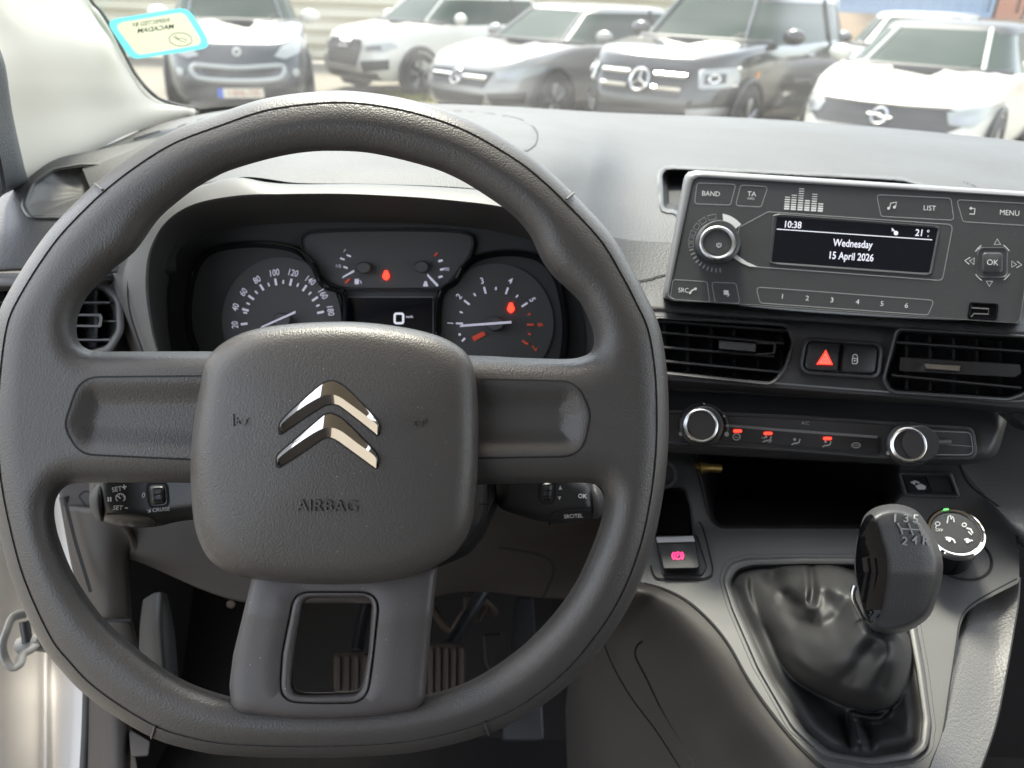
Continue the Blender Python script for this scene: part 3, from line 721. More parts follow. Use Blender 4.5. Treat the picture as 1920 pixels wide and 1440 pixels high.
# ------------------------------------------------------------------ air vents (parts of the dashboard)
def vent(opening, pl, slats, tab, depth=.035, frame=6, vertical=()):
    op = resample(opening, 120)
    fr = loops('air_vent', [[pl.w(x, y, .004) for x, y in inset(op, -frame)], [pl.w(x, y, .0052) for x, y in inset(op, -frame * .6)], [pl.w(x, y, .0048) for x, y in inset(op, -1.5)], [pl.w(x, y, .003) for x, y in inset(op, .5)], [pl.w(x, y, -.012) for x, y in inset(op, 2)], [pl.w(x, y, -depth) for x, y in inset(op, 6)]], M['stack'], dash, False, True, 45)
    fr.data.materials.append(M['dark']); fr.data.polygons[len(fr.data.polygons) - 1].material_index = 1
    for (x0, y0, x1, y1, th) in slats:
        L = []
        for x, y in ((x0, y0), (x1, y1)):
            L.append([pl.w(x, y - th * .5, -.002), pl.w(x, y - th * .2, .0008), pl.w(x, y + th * .3, .0008), pl.w(x, y + th * .6, -.002), pl.w(x, y + th * .9, -.022), pl.w(x, y - th * .1, -.022)])
        loops('slat', L, M['stack'], fr, True, True, 40)
    for (xa, ya, xb, yb) in vertical:
        L = [[pl.w(x - 3, y, -.022), pl.w(x + 3, y, -.022), pl.w(x + 3, y, -.034), pl.w(x - 3, y, -.034)] for x, y in ((xa, ya), (xb, yb))]
        loops('fin', L, M['stack'], fr, True, True, 40)
    for tb, pr, mt in tab: slab('tab', tb, pl, pr, mt, fr)
    return fr
pv = Plane((1240,640,.612),(1480,655,.606),(1350,720,.596))
vent(rpoly([(1180,590,14),(1225,596,8),(1474,611,16),(1487,640,16),(1470,690,24),(1446,718,22),(1180,690,10)], 12, 6), pv,
     [(1185,598,1478,620,5),(1185,618,1470,644,5),(1185,646,1452,668,5),(1185,671,1466,698,5)],
     [(rpoly([(1347,638,3),(1418,644,3),(1417,661,3),(1347,655,3)], 3), [(0, -.004), (0, .007), (2, .0085)], M['stack']),
      (rpoly([(1418,640,0),(1452,642,4),(1456,648,4),(1453,664,5),(1418,666,0),(1418,662,0),(1449,661,4),(1451,649,3),(1447,646,2),(1418,645,0)], 2, 3), [(0, -.004), (0, .002), (.6, .003)], M['stack'])],
     vertical=[(x, 600 + (x - 1225) * .055, x, 705 + (x - 1225) * .05) for x in range(1245, 1480, 44)])
pv2 = Plane((1680,640,.598),(1900,655,.585),(1780,740,.580))
vent(rpoly([(1683,619,12),(1925,634,14),(1940,660,14),(1925,735,22),(1890,747,22),(1672,733,16),(1659,712,14)], 12, 6), pv2,
     [(1676,641,1925,659,5),(1672,703,1915,727,5)],
     [(rpoly([(1688,669,4),(1912,683,4),(1916,700,8),(1903,708,6),(1684,696,8)], 5), [(0, -.006), (0, .002), (1.2, .0035)], M['dark']),
      (rpoly([(1730,680,2),(1801,685,2),(1799,697,2),(1735,692,2)], 2), [(0, 0), (0, .0075), (1.5, .009)], M['satin'])],
     vertical=[(x, 628 + (x - 1680) * .055, x, 735 + (x - 1680) * .05) for x in range(1700, 1920, 44)])
pv3 = Plane((20,560,.645),(210,560,.640),(120,660,.625))
vent(rpoly([(-70,540,24),(190,536,34),(217,565,22),(219,618,20),(200,650,20),(170,658,14),(-70,655,14)], 12, 6), pv3,
     [(-60,567,206,567,5),(-60,636,210,637,5),(195,602,218,602,4)],
     [(rpoly([(90,588,2),(190,588,3),(193,596,4),(190,614,5),(90,612,2),(90,608,2),(184,609,3),(186,598,3),(184,593,2),(90,593,2)], 2, 3), [(0, -.004), (0, .003), (.6, .0045)], M['stack'])], frame=14,
     vertical=[(x, 545, x, 650) for x in range(-40, 210, 44)])

# ------------------------------------------------------------------ black fascia between and below the vents
v1 = rpoly([(1180,590,14),(1225,596,8),(1474,611,16),(1487,640,16),(1470,690,24),(1446,718,22),(1180,690,10)], 12, 6)
v2 = rpoly([(1683,619,12),(1925,634,14),(1940,660,14),(1925,735,22),(1890,747,22),(1672,733,16),(1659,712,14)], 12, 6)
rows = [[(1130,585,.635),(1225,585,.626),(1400,596,.622),(1560,606,.616),(1750,620,.607),(1950,638,.588),(2200,664,.565)],
        [(1130,600,.625),(1225,600,.613),(1400,611,.609),(1560,621,.604),(1750,634,.596),(1950,650,.582),(2200,676,.56)],
        [(1130,660,.618),(1225,660,.604),(1400,670,.601),(1560,680,.596),(1750,693,.589),(1950,708,.576),(2200,734,.553)],
        [(1130,700,.610),(1225,703,.5985),(1400,715,.594),(1560,727,.589),(1750,741,.582),(1950,757,.570),(2200,783,.547)],
        [(1130,712,.612),(1225,714,.601),(1400,726,.596),(1560,738,.591),(1750,752,.584),(1930,770,.573),(2200,800,.55)],
        [(1130,722,.64),(1225,724,.622),(1400,736,.617),(1560,748,.612),(1750,760,.604),(1910,776,.592),(2200,806,.57)]]
sheet('vent_fascia', rows, M['stack'], dash, 20, 12, cut=[inset(v1, 1), inset(v2, 1)])
ribbon('fascia_edge', cr([(1225,701),(1400,714),(1560,727),(1750,741),(1890,752),(1940,748)], 8, False), 3.2, lambda x, y: P(x, y, float(np.interp(x, [1225,1400,1560,1750,1950], [.5965,.592,.587,.580,.568]))), M['radioedge'], dash)
# centre stack body under the overhang and its rounded right end
rows = [[(1130,722,.66),(1240,730,.645),(1500,745,.635),(1750,760,.62),(1845,770,.61),(1880,776,.612),(1890,778,.64)],
        [(1130,760,.645),(1240,766,.628),(1500,782,.618),(1750,798,.604),(1850,803,.596),(1876,805,.60),(1884,806,.64)],
        [(1130,815,.64),(1240,818,.625),(1500,834,.612),(1750,850,.60),(1835,852,.593),(1862,850,.60),(1870,850,.64)],
        [(1130,850,.65),(1240,846,.64),(1500,860,.63),(1700,869,.615),(1800,870,.61),(1842,866,.615),(1850,864,.65)],
        [(1130,850,.72),(1240,847,.70),(1500,861,.68),(1700,870,.66),(1800,871,.66),(1840,867,.66),(1848,865,.68)]]
sheet('centre_stack', rows, M['stack'], dash, 10, 8)
# grained lower dashboard to the right of the stack
rows = [[(1780,735,.76),(1880,745,.75),(2000,765,.72),(2200,800,.68)],
        [(1780,800,.73),(1880,815,.71),(2000,830,.68),(2200,860,.64)],
        [(1785,866,.685),(1860,885,.66),(1960,905,.63),(2200,930,.59)],
        [(1800,885,.655),(1850,930,.612),(1930,960,.585),(2200,1000,.55)],
        [(1812,904,.645),(1866,952,.598),(1908,994,.572),(1990,1040,.555)],
        [(1818,914,.66),(1864,962,.62),(1912,1020,.60),(1990,1090,.59)]]
sheet('glovebox_side', rows, M['side'], dash, 9, 9)
loops('grab_ledge', [[P(x, y, d_) for x, y, d_ in q] for q in ([(1870,775,.60),(1900,800,.60),(1930,812,.60),(2100,830,.56)],[(1890,775,.585),(1920,797,.58),(1945,806,.58),(2100,815,.55)],[(1925,770,.585),(1945,780,.58),(1960,790,.58),(2100,795,.55)])], M['dark'], dash, False, False, 60, closed=False)

# ------------------------------------------------------------------ left end of the dashboard
tray = rpoly([(46,385,16),(62,345,30),(100,318,34),(150,309,20),(250,309,10),(250,410,10),(60,406,16)], 14, 6)
rows = [[(-120,372,.72),(-10,352,.73),(40,322,.75),(110,296,.77),(200,278,.80),(330,250,.88)],
        [(-120,392,.69),(-10,372,.695),(38,338,.71),(110,306,.735),(200,294,.75),(330,280,.79)],
        [(-120,415,.665),(-10,398,.67),(40,372,.68),(110,350,.69),(200,340,.70),(330,330,.72)],
        [(-120,445,.645),(-10,440,.645),(40,425,.645),(110,420,.645),(200,420,.645),(330,410,.65)],
        [(-120,500,.635),(-10,498,.63),(40,495,.63),(110,497,.63),(200,499,.63),(330,495,.64)],
        [(-120,512,.64),(-10,510,.634),(40,508,.634),(110,510,.634),(200,512,.634),(330,515,.65)]]
sheet('end_pad', rows, M['dash'], dash, 14, 12, cut=[inset(tray, 3)])
tp = resample(tray, 110)
def td(x, y, o=0): return on('end_pad', x, y, o)
tc_ = (165, 362)
def ts(k): return [(tc_[0] + (x - tc_[0]) * k, tc_[1] + (y - tc_[1]) * k) for x, y in tp]
loops('cup_tray', [[P(x, y, td(x, y, .002)) for x, y in ts(1.09)], [P(x, y, td(x, y, -.003)) for x, y in ts(1.05)], [P(x, y, td(x, y, -.0035)) for x, y in ts(1.01)], [P(x, y, td(x, y, -.001)) for x, y in ts(.98)]] + [[P(x, y, td(x, y, .002 + .034 * (1 - ((q - .02) / .94) ** 2))) for x, y in ts(q)] for q in (.95, .9, .8, .68, .5, .3, .1, .02)], M['dashfine'], dash, False, True, 70)
rows = [[(-120,512,.645),(0,512,.64),(150,512,.64),(260,512,.655)],[(-120,522,.632),(0,522,.628),(150,520,.628),(260,520,.65)],[(-120,536,.63),(0,537,.626),(150,534,.626),(230,520,.645)],[(-120,545,.645),(0,546,.642),(150,540,.642),(230,530,.65)]]
sheet('vent_brow', rows, M['dashfine'], dash, 8, 6)
rows = [[(-120,530,.66),(100,530,.66),(190,528,.655),(228,540,.66),(245,560,.68)],[(-120,600,.66),(100,600,.655),(190,600,.648),(234,605,.655),(262,630,.68)],[(-120,680,.65),(100,680,.645),(200,690,.64),(240,700,.65),(285,720,.68)],[(-120,900,.65),(100,900,.64),(200,900,.64),(250,900,.65),(300,900,.68)]]
sheet('end_face', rows, M['dashfine'], dash, 14, 10, cut=[rpoly([(-70,540,24),(190,536,34),(217,565,22),(219,618,20),(200,650,20),(170,658,14),(-70,655,14)], 12, 6)])
# demister slot near the pillar
ribbon('demister_slot', [(215,268),(245,260),(262,255),(250,260),(290,249),(300,245)], 4, lambda x, y: P(x, y, on('top_pad', x, y, -.002)), M['gap'], dash)
# ------------------------------------------------------------------ panels below the wheel
rows = [[(100,890,.64),(250,890,.65),(450,890,.66),(700,890,.67),(900,890,.68),(1050,890,.69),(1180,890,.70)],
        [(112,930,.63),(250,940,.635),(450,950,.645),(700,960,.66),(900,970,.67),(1050,975,.68),(1180,980,.69)],
        [(125,990,.63),(240,1030,.63),(450,1050,.645),(700,1060,.66),(900,1060,.68),(1050,1060,.69),(1180,1060,.70)],
        [(140,1060,.64),(235,1046,.64),(450,1128,.65),(700,1135,.665),(880,1110,.69),(1000,1120,.70),(1180,1130,.70)]]
knee = sheet('knee_panel', rows, M['lower'], dash, 9, 9, cut=[[(228,1040),(330,1118),(330,1200),(228,1200)], [(330,1131),(880,1131),(880,1250),(330,1250)]], thick=.012)  # first cut: triangular hole stands in for a cast shadow
rows = [[(118,950,.625),(160,955,.615),(200,960,.615),(242,1000,.622),(246,1040,.63)],
        [(128,1030,.63),(166,1040,.618),(205,1040,.618),(236,1044,.628),(242,1050,.64)],
        [(150,1110,.635),(182,1100,.622),(210,1100,.622),(238,1100,.63),(244,1110,.645)],
        [(160,1162,.64),(190,1160,.626),(215,1160,.626),(242,1160,.634),(248,1165,.65)]]
sheet('fuse_cover', rows, M['lower'], dash, 7, 7, thick=.01)
rows = [[(150,1170,.64),(200,1166,.632),(244,1166,.636),(250,1170,.66)],[(180,1230,.645),(220,1230,.637),(262,1240,.645),(268,1245,.67)],[(200,1300,.65),(240,1310,.645),(290,1330,.65),(300,1335,.68)]]
sheet('lower_trim', rows, M['lower'], dash, 7, 7, thick=.01)
ribbon('trim_gap', cr([(124,945),(140,1010),(158,1070),(170,1110)], 8, False), 7, lambda x, y: P(x, y, .612), M['gap'], dash)
ribbon('trim_gap', [(170,1163),(245,1163)], 4, lambda x, y: P(x, y, .618), M['gap'], dash)
ribbon('trim_gap', cr([(172,991),(215,990),(260,988)], 6, False), 4, lambda x, y: P(x, y, .626), M['gap'], dash)
ribbon('trim_gap', cr([(148,930),(158,922),(168,922)], 4, False), 4, lambda x, y: P(x, y, .622), M['gap'], dash)
ribbon('trim_gap', cr([(148,930),(156,942),(168,960)], 4, False), 4, lambda x, y: P(x, y, .622), M['gap'], dash)
ribbon('trim_gap', cr([(935,1026),(1000,1037),(1028,1048),(1038,1065),(1034,1085),(1018,1122)], 8, False), 5, lambda x, y: P(x, y, float(np.interp(y, [1020, 1060, 1125], [.668, .672, .682]))), M['gap'], dash)
# bulge beside the footwell
rows = [[(268,1125,.72),(290,1112,.69),(310,1112,.69),(316,1125,.72)],[(262,1180,.72),(290,1160,.68),(318,1160,.685),(328,1190,.72)],[(262,1260,.72),(300,1250,.68),(326,1250,.69),(334,1270,.72)],[(280,1340,.72),(310,1330,.69),(335,1330,.70),(340,1340,.72)]]
sheet('footwell_pillar', rows, M['dashfine'], dash, 7, 7)
# ================================================================== car radio
pr_ = Plane((1290,330,.618),(1920,370,.580),(1245,560,.604))
rad = thing('car_radio', 'wide dark grey car radio with lit date display and silver volume knob', 'radio', pr_.w(1580, 470))
rb = rpoly([(1285,318,22),(1950,361,14),(1912,607,8),(1240,562,12)], 16, 6)
rf = rpoly([(1300,331,16),(1946,371,10),(1911,606,6),(1252,560,10)], 12, 6)
c_ = (1590, 465)
A_, B_ = np.array(by_angle(rb, c_, 240)), np.array(by_angle(rf, c_, 240))
body = loops('housing', [[pr_.w(x, y, h) for x, y in mixl(A_, B_, k)] for k, h in ((0, -.045), (0, -.006), (.08, -.002), (.25, .001), (.5, .0025), (.8, .003), (1, .0026), (1.0, .0010))], M['radioedge'], rad, False, False, 45)
face = loops('face', [[pr_.w(x, y, .0016) for x, y in B_], [pr_.w(x, y, .0016) for x, y in inset([tuple(p) for p in B_], 4)]], M['radio'], rad, False, True, 30)
S = lambda x, y: pr_.w(x, y, .0019)
S2 = lambda x, y: pr_.w(x, y, .0021)
def key(poly, marks=None, r=6, w_=1.3):
    m = Marks(S); m.line(rpoly(poly, r, 5), w_, True); o = m.done('button', M['greyline'], rad)
    if marks:
        k = Marks(S2); marks(k); k.done('lettering', M['print'], o)
    return o
SK = .06
key([(1307,343),(1380,345.5),(1369.5,384.5),(1302,382)], lambda k: k.text('BAND', 1333, 363.5, 9.2, 2.5, sx=.95))
key([(1389,347),(1440,350),(1427,388),(1379,385.6)], lambda k: (k.text('TA', 1409.5, 364, 9, 3), k.text('INFO', 1408, 372.5, 4, 3)))
key([(1643.6,365),(1783,371.7),(1788.7,413),(1652,405.5)], lambda k: (k.text('LIST', 1743, 390.5, 9.4, 3.5), k.line([(1668,390),(1670,381),(1681,379),(1679,388)], 1.6).dot(1666,390.5,2.6).dot(1677,388.5,2.6)))
key([(1793.6,374.4),(1952,383),(1962,425),(1805.6,415.6)], lambda k: (k.text('MENU', 1893, 399.5, 9.6, 3.5), k.line([(1818,401),(1827,401.5),(1828,391),(1820,390.5)], 1.8).poly([(1817,390.5),(1821.5,387),(1821.5,394)])))
key([(1262,524),(1325.6,528),(1331,567),(1256,563)], lambda k: (k.text('SRC', 1281.5, 544.5, 8.6, 2.5, sx=.92), k.line([(1293,550),(1297,545),(1304,541)], 2.6).dot(1294,549,2.4).dot(1304,541.5,2.4)))
key([(1334,529),(1380,531),(1387.5,569),(1341,567)], lambda k: (k.poly([(1357,544),(1366,544.5),(1366,553),(1357,552.5)]).line([(1364,556),(1368,551)], 1.8)))
def presets(k):
    for i, (x, y) in enumerate(((1467,556),(1513.5,559.5),(1560,563),(1608,566.3),(1653.7,569.8),(1699.5,573.3))): k.text(str(i + 1), x, y, 9, 3.5, .05, sx=1.1)
key([(1417.5,538),(1752,563),(1740,590.7),(1425,568)], presets, 7)
m = Marks(S)
for i, (x, y, n_) in enumerate(((1475,391,6),(1487.3,391.8,7),(1500,392.6,10),(1512.6,393.4,5),(1525.5,394.2,8),(1538,395,4))):
    for j in range(n_):
        h_ = 3.4 if j < 2 else (2.2 if j < 5 else 1.3); yy = y - j * 4.3; xx = x + j * .35
        m.poly([(xx - 4.7, yy - h_ / 2), (xx + 4.9, yy - h_ / 2 + .5), (xx + 4.6, yy + h_ / 2 + .5), (xx - 5, yy + h_ / 2)])
m.done('equaliser_print', M['print'], face)
# display bezel and screen
m = Marks(S); bz = rpoly([(1386,426,2),(1440,397,14),(1787,421,10),(1767,526,10),(1421,500.5,12),(1376,482,2)], 10, 6)
m.line(bz, 1.4, True); m.done('bezel_line', M['greyline'], face)
sco = rpoly([(1450,400,4),(1764,424,4),(1746,517,6),(1441,495,6)], 4); sci = rpoly([(1457,406,2),(1759,427.6,2),(1742,512,3),(1446.5,491,3)], 3)
A_, B_ = np.array(by_angle(sco, (1603,460), 160)), np.array(by_angle(sci, (1603,460), 160))
loops('screen_bevel', [[pr_.w(x, y, h) for x, y in mixl(A_, B_, k)] for k, h in ((0, .0018), (.2, .0024), (.5, .0022), (1, .0018))], M['radio'], face, False, False, 30)
scr = slab('screen', sci, pr_, [(0, .0015), (0, .0019)], M['screen'], rad)
S3 = lambda x, y: pr_.w(x, y, .00215)
k = Marks(S3)
k.text('10:38', 1486, 421.8, 12.5, 3.5, .06, sx=.86, bold=.012).line([(1456.5,429.5),(1748,449.6)], 1.6)
k.text('21', 1724, 437, 12.5, 3.5, .1, sx=.9, bold=.012).line(ell(1740.5,433.5,1.8,1.8,10), 1.0, True).text('c', 1740.5, 442.5, 4.5, 3)
k.dot(1680,437,4.2).line([(1672,428),(1679,436)], 2).line([(1672,433),(1676,430)], 1.6)
k.text('Wednesday', 1599, 457.5, 13.5, 3.6, .06, sx=.80, bold=.015).text('15 April 2026', 1595.5, 481.5, 13.5, 3.6, .06, sx=.80, bold=.015)
k.done('display_text', M['lcd'], scr)
# volume knob
kn = lathe('volume_knob', pr_.w(1345, 456, .0015), pr_.n, [(.0172, 0), (.0172, .002), (.0160, .003), (.0155, .0036), (.0150, .0038), (.0150, .010), (.0146, .0112), (.0138, .012)], M['radio'], rad)
lathe('knob_ring', pr_.w(1345, 456, .0135), pr_.n, [(.0138, 0), (.0136, .0012), (.0125, .0017), (.0110, .0012), (.0106, 0)], M['satin'], kn, cap=False)
lathe('knob_cap', pr_.w(1345, 456, .0130), pr_.n, [(.0108, 0), (.0108, .0005), (.009, .0002)], M['dark'], kn)
k = Marks(lambda x, y: pr_.w(x, y, .0142)); k.line([(1348 + 4.2 * math.cos(R(a)), 459 + 4.2 * math.sin(R(a))) for a in range(-50, 231, 20)], 1.2).line([(1348,455),(1348,460)], 1.2); k.done('power_symbol', M['print'], kn)
k = Marks(S); kc = (1346, 456)
for a in list(range(95, 180, 9)): k.line([(kc[0] + q * math.cos(R(a - 10)), kc[1] + q * math.sin(R(a - 10))) for q in (47, 55)], 2.4)
for a0, a1 in ((172,180),(184,193),(197,207),(212,224),(229,243),(249,266)):
    k.line([(kc[0] + q * math.cos(R(a)), kc[1] + q * math.sin(R(a))) for q, a in ((46,a0),(46,a1),(55,a1),(55,a0))], 1.1, True)
k.done('volume_scale', M['greyline'], face)
k = Marks(S2)
arc = [(kc[0] + 56 * math.cos(R(a)), kc[1] + 56 * math.sin(R(a))) for a in range(-81, -36, 6)] + [(kc[0] + 40 * math.cos(R(a)), kc[1] + 40 * math.sin(R(a))) for a in range(-39, -80, -6)]
k.poly(arc); k.poly([(1372,481),(1377,475),(1400,491),(1421,500.5),(1405,499.5),(1390,493)])
k.done('white_arc', M['print'], face)
# cross pad
cp_ = lambda x, y, s: rrect(x - s, y - s * .96, x + s, y + s * .96, s * .38, 6)
L = [[pr_.w(x, y, h) for x, y in resample(cp_(1861, 492.5, s), 64)] for s, h in ((30, .0016), (29, .0022), (25, .0012), (21, .0004), (20.5, .0008), (19, .0030), (17, .0034))]
okb = loops('ok_button', L, M['radio'], rad, False, True, 45)
k = Marks(lambda x, y: pr_.w(x, y, .0037)); k.text('OK', 1861, 492.5, 10.5, 3.5); k.done('lettering', M['print'], okb)
k = Marks(S2)
for a0 in (20, 110, 200, 290): k.line([(1861 + 38 * math.cos(R(a)), 492.5 + 39 * math.sin(R(a))) for a in range(a0 + 12, a0 + 40, 6)], 1.3)
k.line([(1870,448),(1876,458.5),(1864,458)], 1.5, True).line([(1855,537),(1861,527.5),(1849,527)], 1.5, True)
k.line([(1827,483.5),(1818,489),(1826,496)], 1.5, True).line([(1819,482.5),(1809,488.5),(1817,495.5)], 1.5)
k.line([(1897,489.5),(1906,496),(1897,501)], 1.5, True).line([(1907,490),(1916,496.5),(1906,502)], 1.5)
k.done('arrow_symbol', M['print'], face)
# usb port
up = rpoly([(1819,567,4),(1872,570,4),(1868,600,5),(1814,597,5)], 4, 4)
usb = loops('usb_port', [[pr_.w(x, y, h) for x, y in inset(resample(up, 60), q)] for q, h in ((-1, .0016), (0, .0024), (2, .0024), (3.2, .0019), (4, .00188))], M['gloss'], rad, False, True, 45)
k = Marks(lambda x, y: pr_.w(x, y, .0023)); k.line([(1822,577),(1854,579),(1853,589),(1826,588),(1821,594)], 2.2); k.done('usb_tongue', M['radioedge'], usb)

# ================================================================== hazard and lock buttons
hz = thing('switch_pair', 'black rocker pair with red hazard triangle between the two centre air vents', 'switch', P(1575, 672, .59))
ph = Plane((1500,650,.600),(1650,662,.594),(1570,720,.588))
fr = rpoly([(1512,637,14),(1651,647,14),(1645,706,16),(1502,697,18)], 14, 6)
loops('surround', [[ph.w(x, y, h) for x, y in inset(resample(fr, 90), q)] for q, h in ((-6, .001), (-3, .0035), (0, .004), (2, .0025), (4, -.002))], M['stack'], hz, False, False, 45)
bl = rpoly([(1515,641,10),(1578,645.5,1),(1572,698.5,1),(1506,694,14)], 8, 6); br = rpoly([(1580,645.8,1),(1648,650,12),(1642,702,14),(1574,698.8,1)], 8, 6)
b1 = slab('hazard_button', bl, ph, [(0, -.004), (0, .001), (1.5, .0028), (4, .0036)], M['dark'], hz)
b2 = slab('lock_button', br, ph, [(0, -.004), (0, .001), (1.5, .0028), (4, .0036)], M['dark'], hz)
T = lambda x, y: ph.w(x, y, .0046)
k = Marks(T); k.poly([(1548.5,656),(1561.5,684),(1531,683)]); k.done('red_triangle', M['redlamp'], b1)
k = Marks(lambda x, y: ph.w(x, y, .0049)); k.line([(1547.8,664),(1556,680.5),(1538,680)], 1.6, True).line([(1547.3,671),(1550.5,677.5),(1544,677.3)], 1.3, True); k.done('white_triangle', M['print'], b1)
k = Marks(T); k.line(rrect(1598,672,1607,682,2), 1.4, True).line([(1599,672),(1599,667),(1602,664.5),(1606,665),(1608,669),(1608,680)], 1.3).dot(1602.5,676,1.6); k.done('padlock_symbol', M['print'], b2)

# ================================================================== climate panel
pcl = Plane((1280,780,.612),(1830,815,.585),(1550,850,.596))
cl = thing('climate_panel', 'black heater panel with two round knobs and three glowing red bars', 'heater control', pcl.w(1540, 815))
pp = rpoly([(1215,770,6),(1500,782,10),(1700,796,10),(1824,804,16),(1832,860,18),(1640,858,10),(1500,846,10),(1215,828,6)], 12, 6)
slab('fascia', pp, pcl, [(-3, -.012), (-3, .0), (-1, .002), (2, .0022), (5, .001)], M['stack'], cl)
slab('strip_panel', rpoly([(1352,796,2),(1650,819,2),(1650,850,4),(1352,826,4)], 3), pcl, [(0, 0), (0, .0022), (1, .0026)], M['dark'], cl)
C = lambda x, y: pcl.w(x, y, .0030)
k = Marks(C); k.line([(1356,797),(1450,805),(1645,819.5)], 5); k.done('grey_strip', M['radioedge'], cl)
k = Marks(C); k.line(rpoly([(1690,806,3),(1820,811,10),(1826,853,12),(1700,852,3)], 8, 5), 1.6, False).line([(1744,831),(1822,837)], 1.2); k.done('outline_print', M['greyline'], cl)
for x, y in ((1383,808),(1440,812.5),(1551.5,822)):
    slab('indicator_light', rrect(x - 8, y - 2.6, x + 8, y + 2.8, 2.4, 3), pcl, [(0, .002), (0, .0032), (.8, .0036)], M['redlamp'], cl)
k = Marks(C)
for x, y, t in ((1381,819,0),(1438,823,1),(1492,828,2),(1550,832,2),(1605,835,3)):
    if t == 0: k.line(ell(x, y, 6.5, 6, 16), 2.4, True).line([(x - 3, y), (x + 3, y + 1)], 1.5)
    elif t == 3: k.line(ell(x, y, 8, 4.5, 14), 1.6, True).line([(x - 5, y), (x + 5, y)], 1.2)
    else:
        k.dot(x - 2, y - 4, 2.6).line([(x - 8, y + 6), (x - 2, y + 3), (x + 2, y + 4)], 2.4).line([(x + 8, y - 5), (x + 6, y + 2), (x, y + 3)], 2.4)
        if t == 1: k.line([(x - 10, y - 3), (x - 4, y - 1)], 1.8).line([(x + 4, y + 7), (x + 9, y + 2)], 2)
k.text('A/C', 1510, 793.5, 6.5, 4)
k.done('symbol', M['printdim'], cl)
def hknob(cx, cy, scale_marks):
    n_ = pcl.n
    kb = lathe('knob', pcl.w(cx - 3, cy - 2, .001), n_, [(.0175, 0), (.0172, .003), (.0162, .0042), (.0150, .005), (.0140, .012), (.0136, .020), (.0132, .0228), (.0126, .0238)], M['dark'], cl)
    lathe('knob_ring', pcl.w(cx - 3, cy - 2, .0238), n_, [(.0132, -.0004), (.0130, .0008), (.0120, .0014), (.0106, .0008), (.0098, -.0006)], M['satin'], kb, cap=False)
    lathe('knob_cap', pcl.w(cx - 3, cy - 2, .0234), n_, [(.0104, 0), (.0100, .0002), (.008, 0)], M['dark'], kb)
    ar = [(cx + 3 + 43 * math.cos(R(a)), cy + 2 + 42 * math.sin(R(a))) for a in range(-188, 14, 8)]
    tube('scale_ring', [pcl.w(x, y, .003) for x, y in ar], .0013, M['stack'], kb, 8)
    k = Marks(lambda x, y: pcl.w(x, y, .0046))
    for a in scale_marks: k.line([(cx + 3 + q * math.cos(R(a)), cy + 2 + q * math.sin(R(a))) for q in (41, 46)], 4)
    k.dot(cx + 3 + 44 * math.cos(R(-190)), cy + 6 + 42 * math.sin(R(-190)), 4).dot(cx + 3 + 44 * math.cos(R(14)), cy + 4 + 42 * math.sin(R(14)), 4.5)
    k.done('scale_print', M['printdim'], kb)
hknob(1317, 800, (-90, -130, -30, -5))
hknob(1706, 836, (-90, -130, -50, -10))
slab('pointer_bar', rrect(1746, 824.5, 1784, 832, 3, 4), pcl, [(0, .001), (0, .0045), (1.5, .0058)], M['radioedge'], cl)
# ================================================================== centre console
pk = Plane((1500,1050,.600),(1640,1430,.485),(1900,1050,.577))
con = thing('centre_console', 'light grey sloping centre console carrying the gear lever and small switches', 'console', pk.w(1600, 1200))
kd = pk.d
fr_o = rpoly([(1354,1087,20),(1364,1056,30),(1400,1046,30),(1461,1044,60),(1600,1044,80),(1690,1060,60),(1716,1150,80),(1734,1250,80),(1748,1358,40),(1742,1405,30),(1715,1425,30),(1640,1436,60),(1545,1420,60),(1483,1364,80),(1418,1251,100),(1370,1140,60)], 40, 8)
fr_i = rpoly([(1370,1094,16),(1384,1070,24),(1412,1062,30),(1513,1060,80),(1610,1060,60),(1676,1080,40),(1700,1170,80),(1716,1260,80),(1728,1345,40),(1724,1392,26),(1700,1410,30),(1625,1420,60),(1556,1408,50),(1512,1372,60),(1450,1275,100),(1392,1150,60)], 40, 8)
cubby = rpoly([(1300,846,4),(1685,868,8),(1692,925,30),(1640,988,40),(1345,988,26),(1329,965,30)], 18, 6)
slot = rpoly([(1225,910,6),(1284,913,14),(1296,950,10),(1302,1008,3),(1225,1010,3)], 10, 6)
def cd_(x, y):
    """console surface: the sloping top, and the steeper face that climbs to the stack above it"""
    if y > 985: return kd(x, y)
    k = kd(x, 985); t = (985 - y) / 125.0
    return k + .012 * t + .030 * t * t
def top_rows():
    rows = []
    for y, xl, xr in ((840,1225,1800),(868,1222,1800),(900,1220,1822),(930,1215,1850),(960,1212,1880),(985,1208,1902),(1005,1206,1909),(1040,1204,1911),(1075,1202,1911),(1093,1205,1908),(1112,1252,1872),(1140,1308,1822),(1165,1332,1803),(1208,1367,1795),(1268,1401,1784),(1320,1436,1777),(1384,1487,1766),(1425,1530,1748),(1470,1575,1735),(1600,1640,1700)):
        rows.append([(xl + (xr - xl) * t, y, cd_(xl + (xr - xl) * t, y)) for t in (0, .15, .3, .5, .7, .85, 1)])
    return rows
sheet('console_top', top_rows(), M['console'], con, 14, 6, cut=[inset(fr_o, 4), inset(cubby, 2), inset(slot, 2)])
# frame round the gaiter
A_, B_ = np.array(by_angle(fr_o, (1580,1240), 220)), np.array(by_angle(fr_i, (1580,1240), 220))
loops('gaiter_frame', [[pk.w(x, y, h) for x, y in mixl(A_, B_, k)] for k, h in ((-.35, .0003), (-.1, -.0012), (.02, -.0010), (.06, .0012), (.2, .0024), (.5, .0026), (.8, .0016), (.95, -.001), (1.05, -.012), (1.05, -.03))], M['console'], con, False, False, 45)
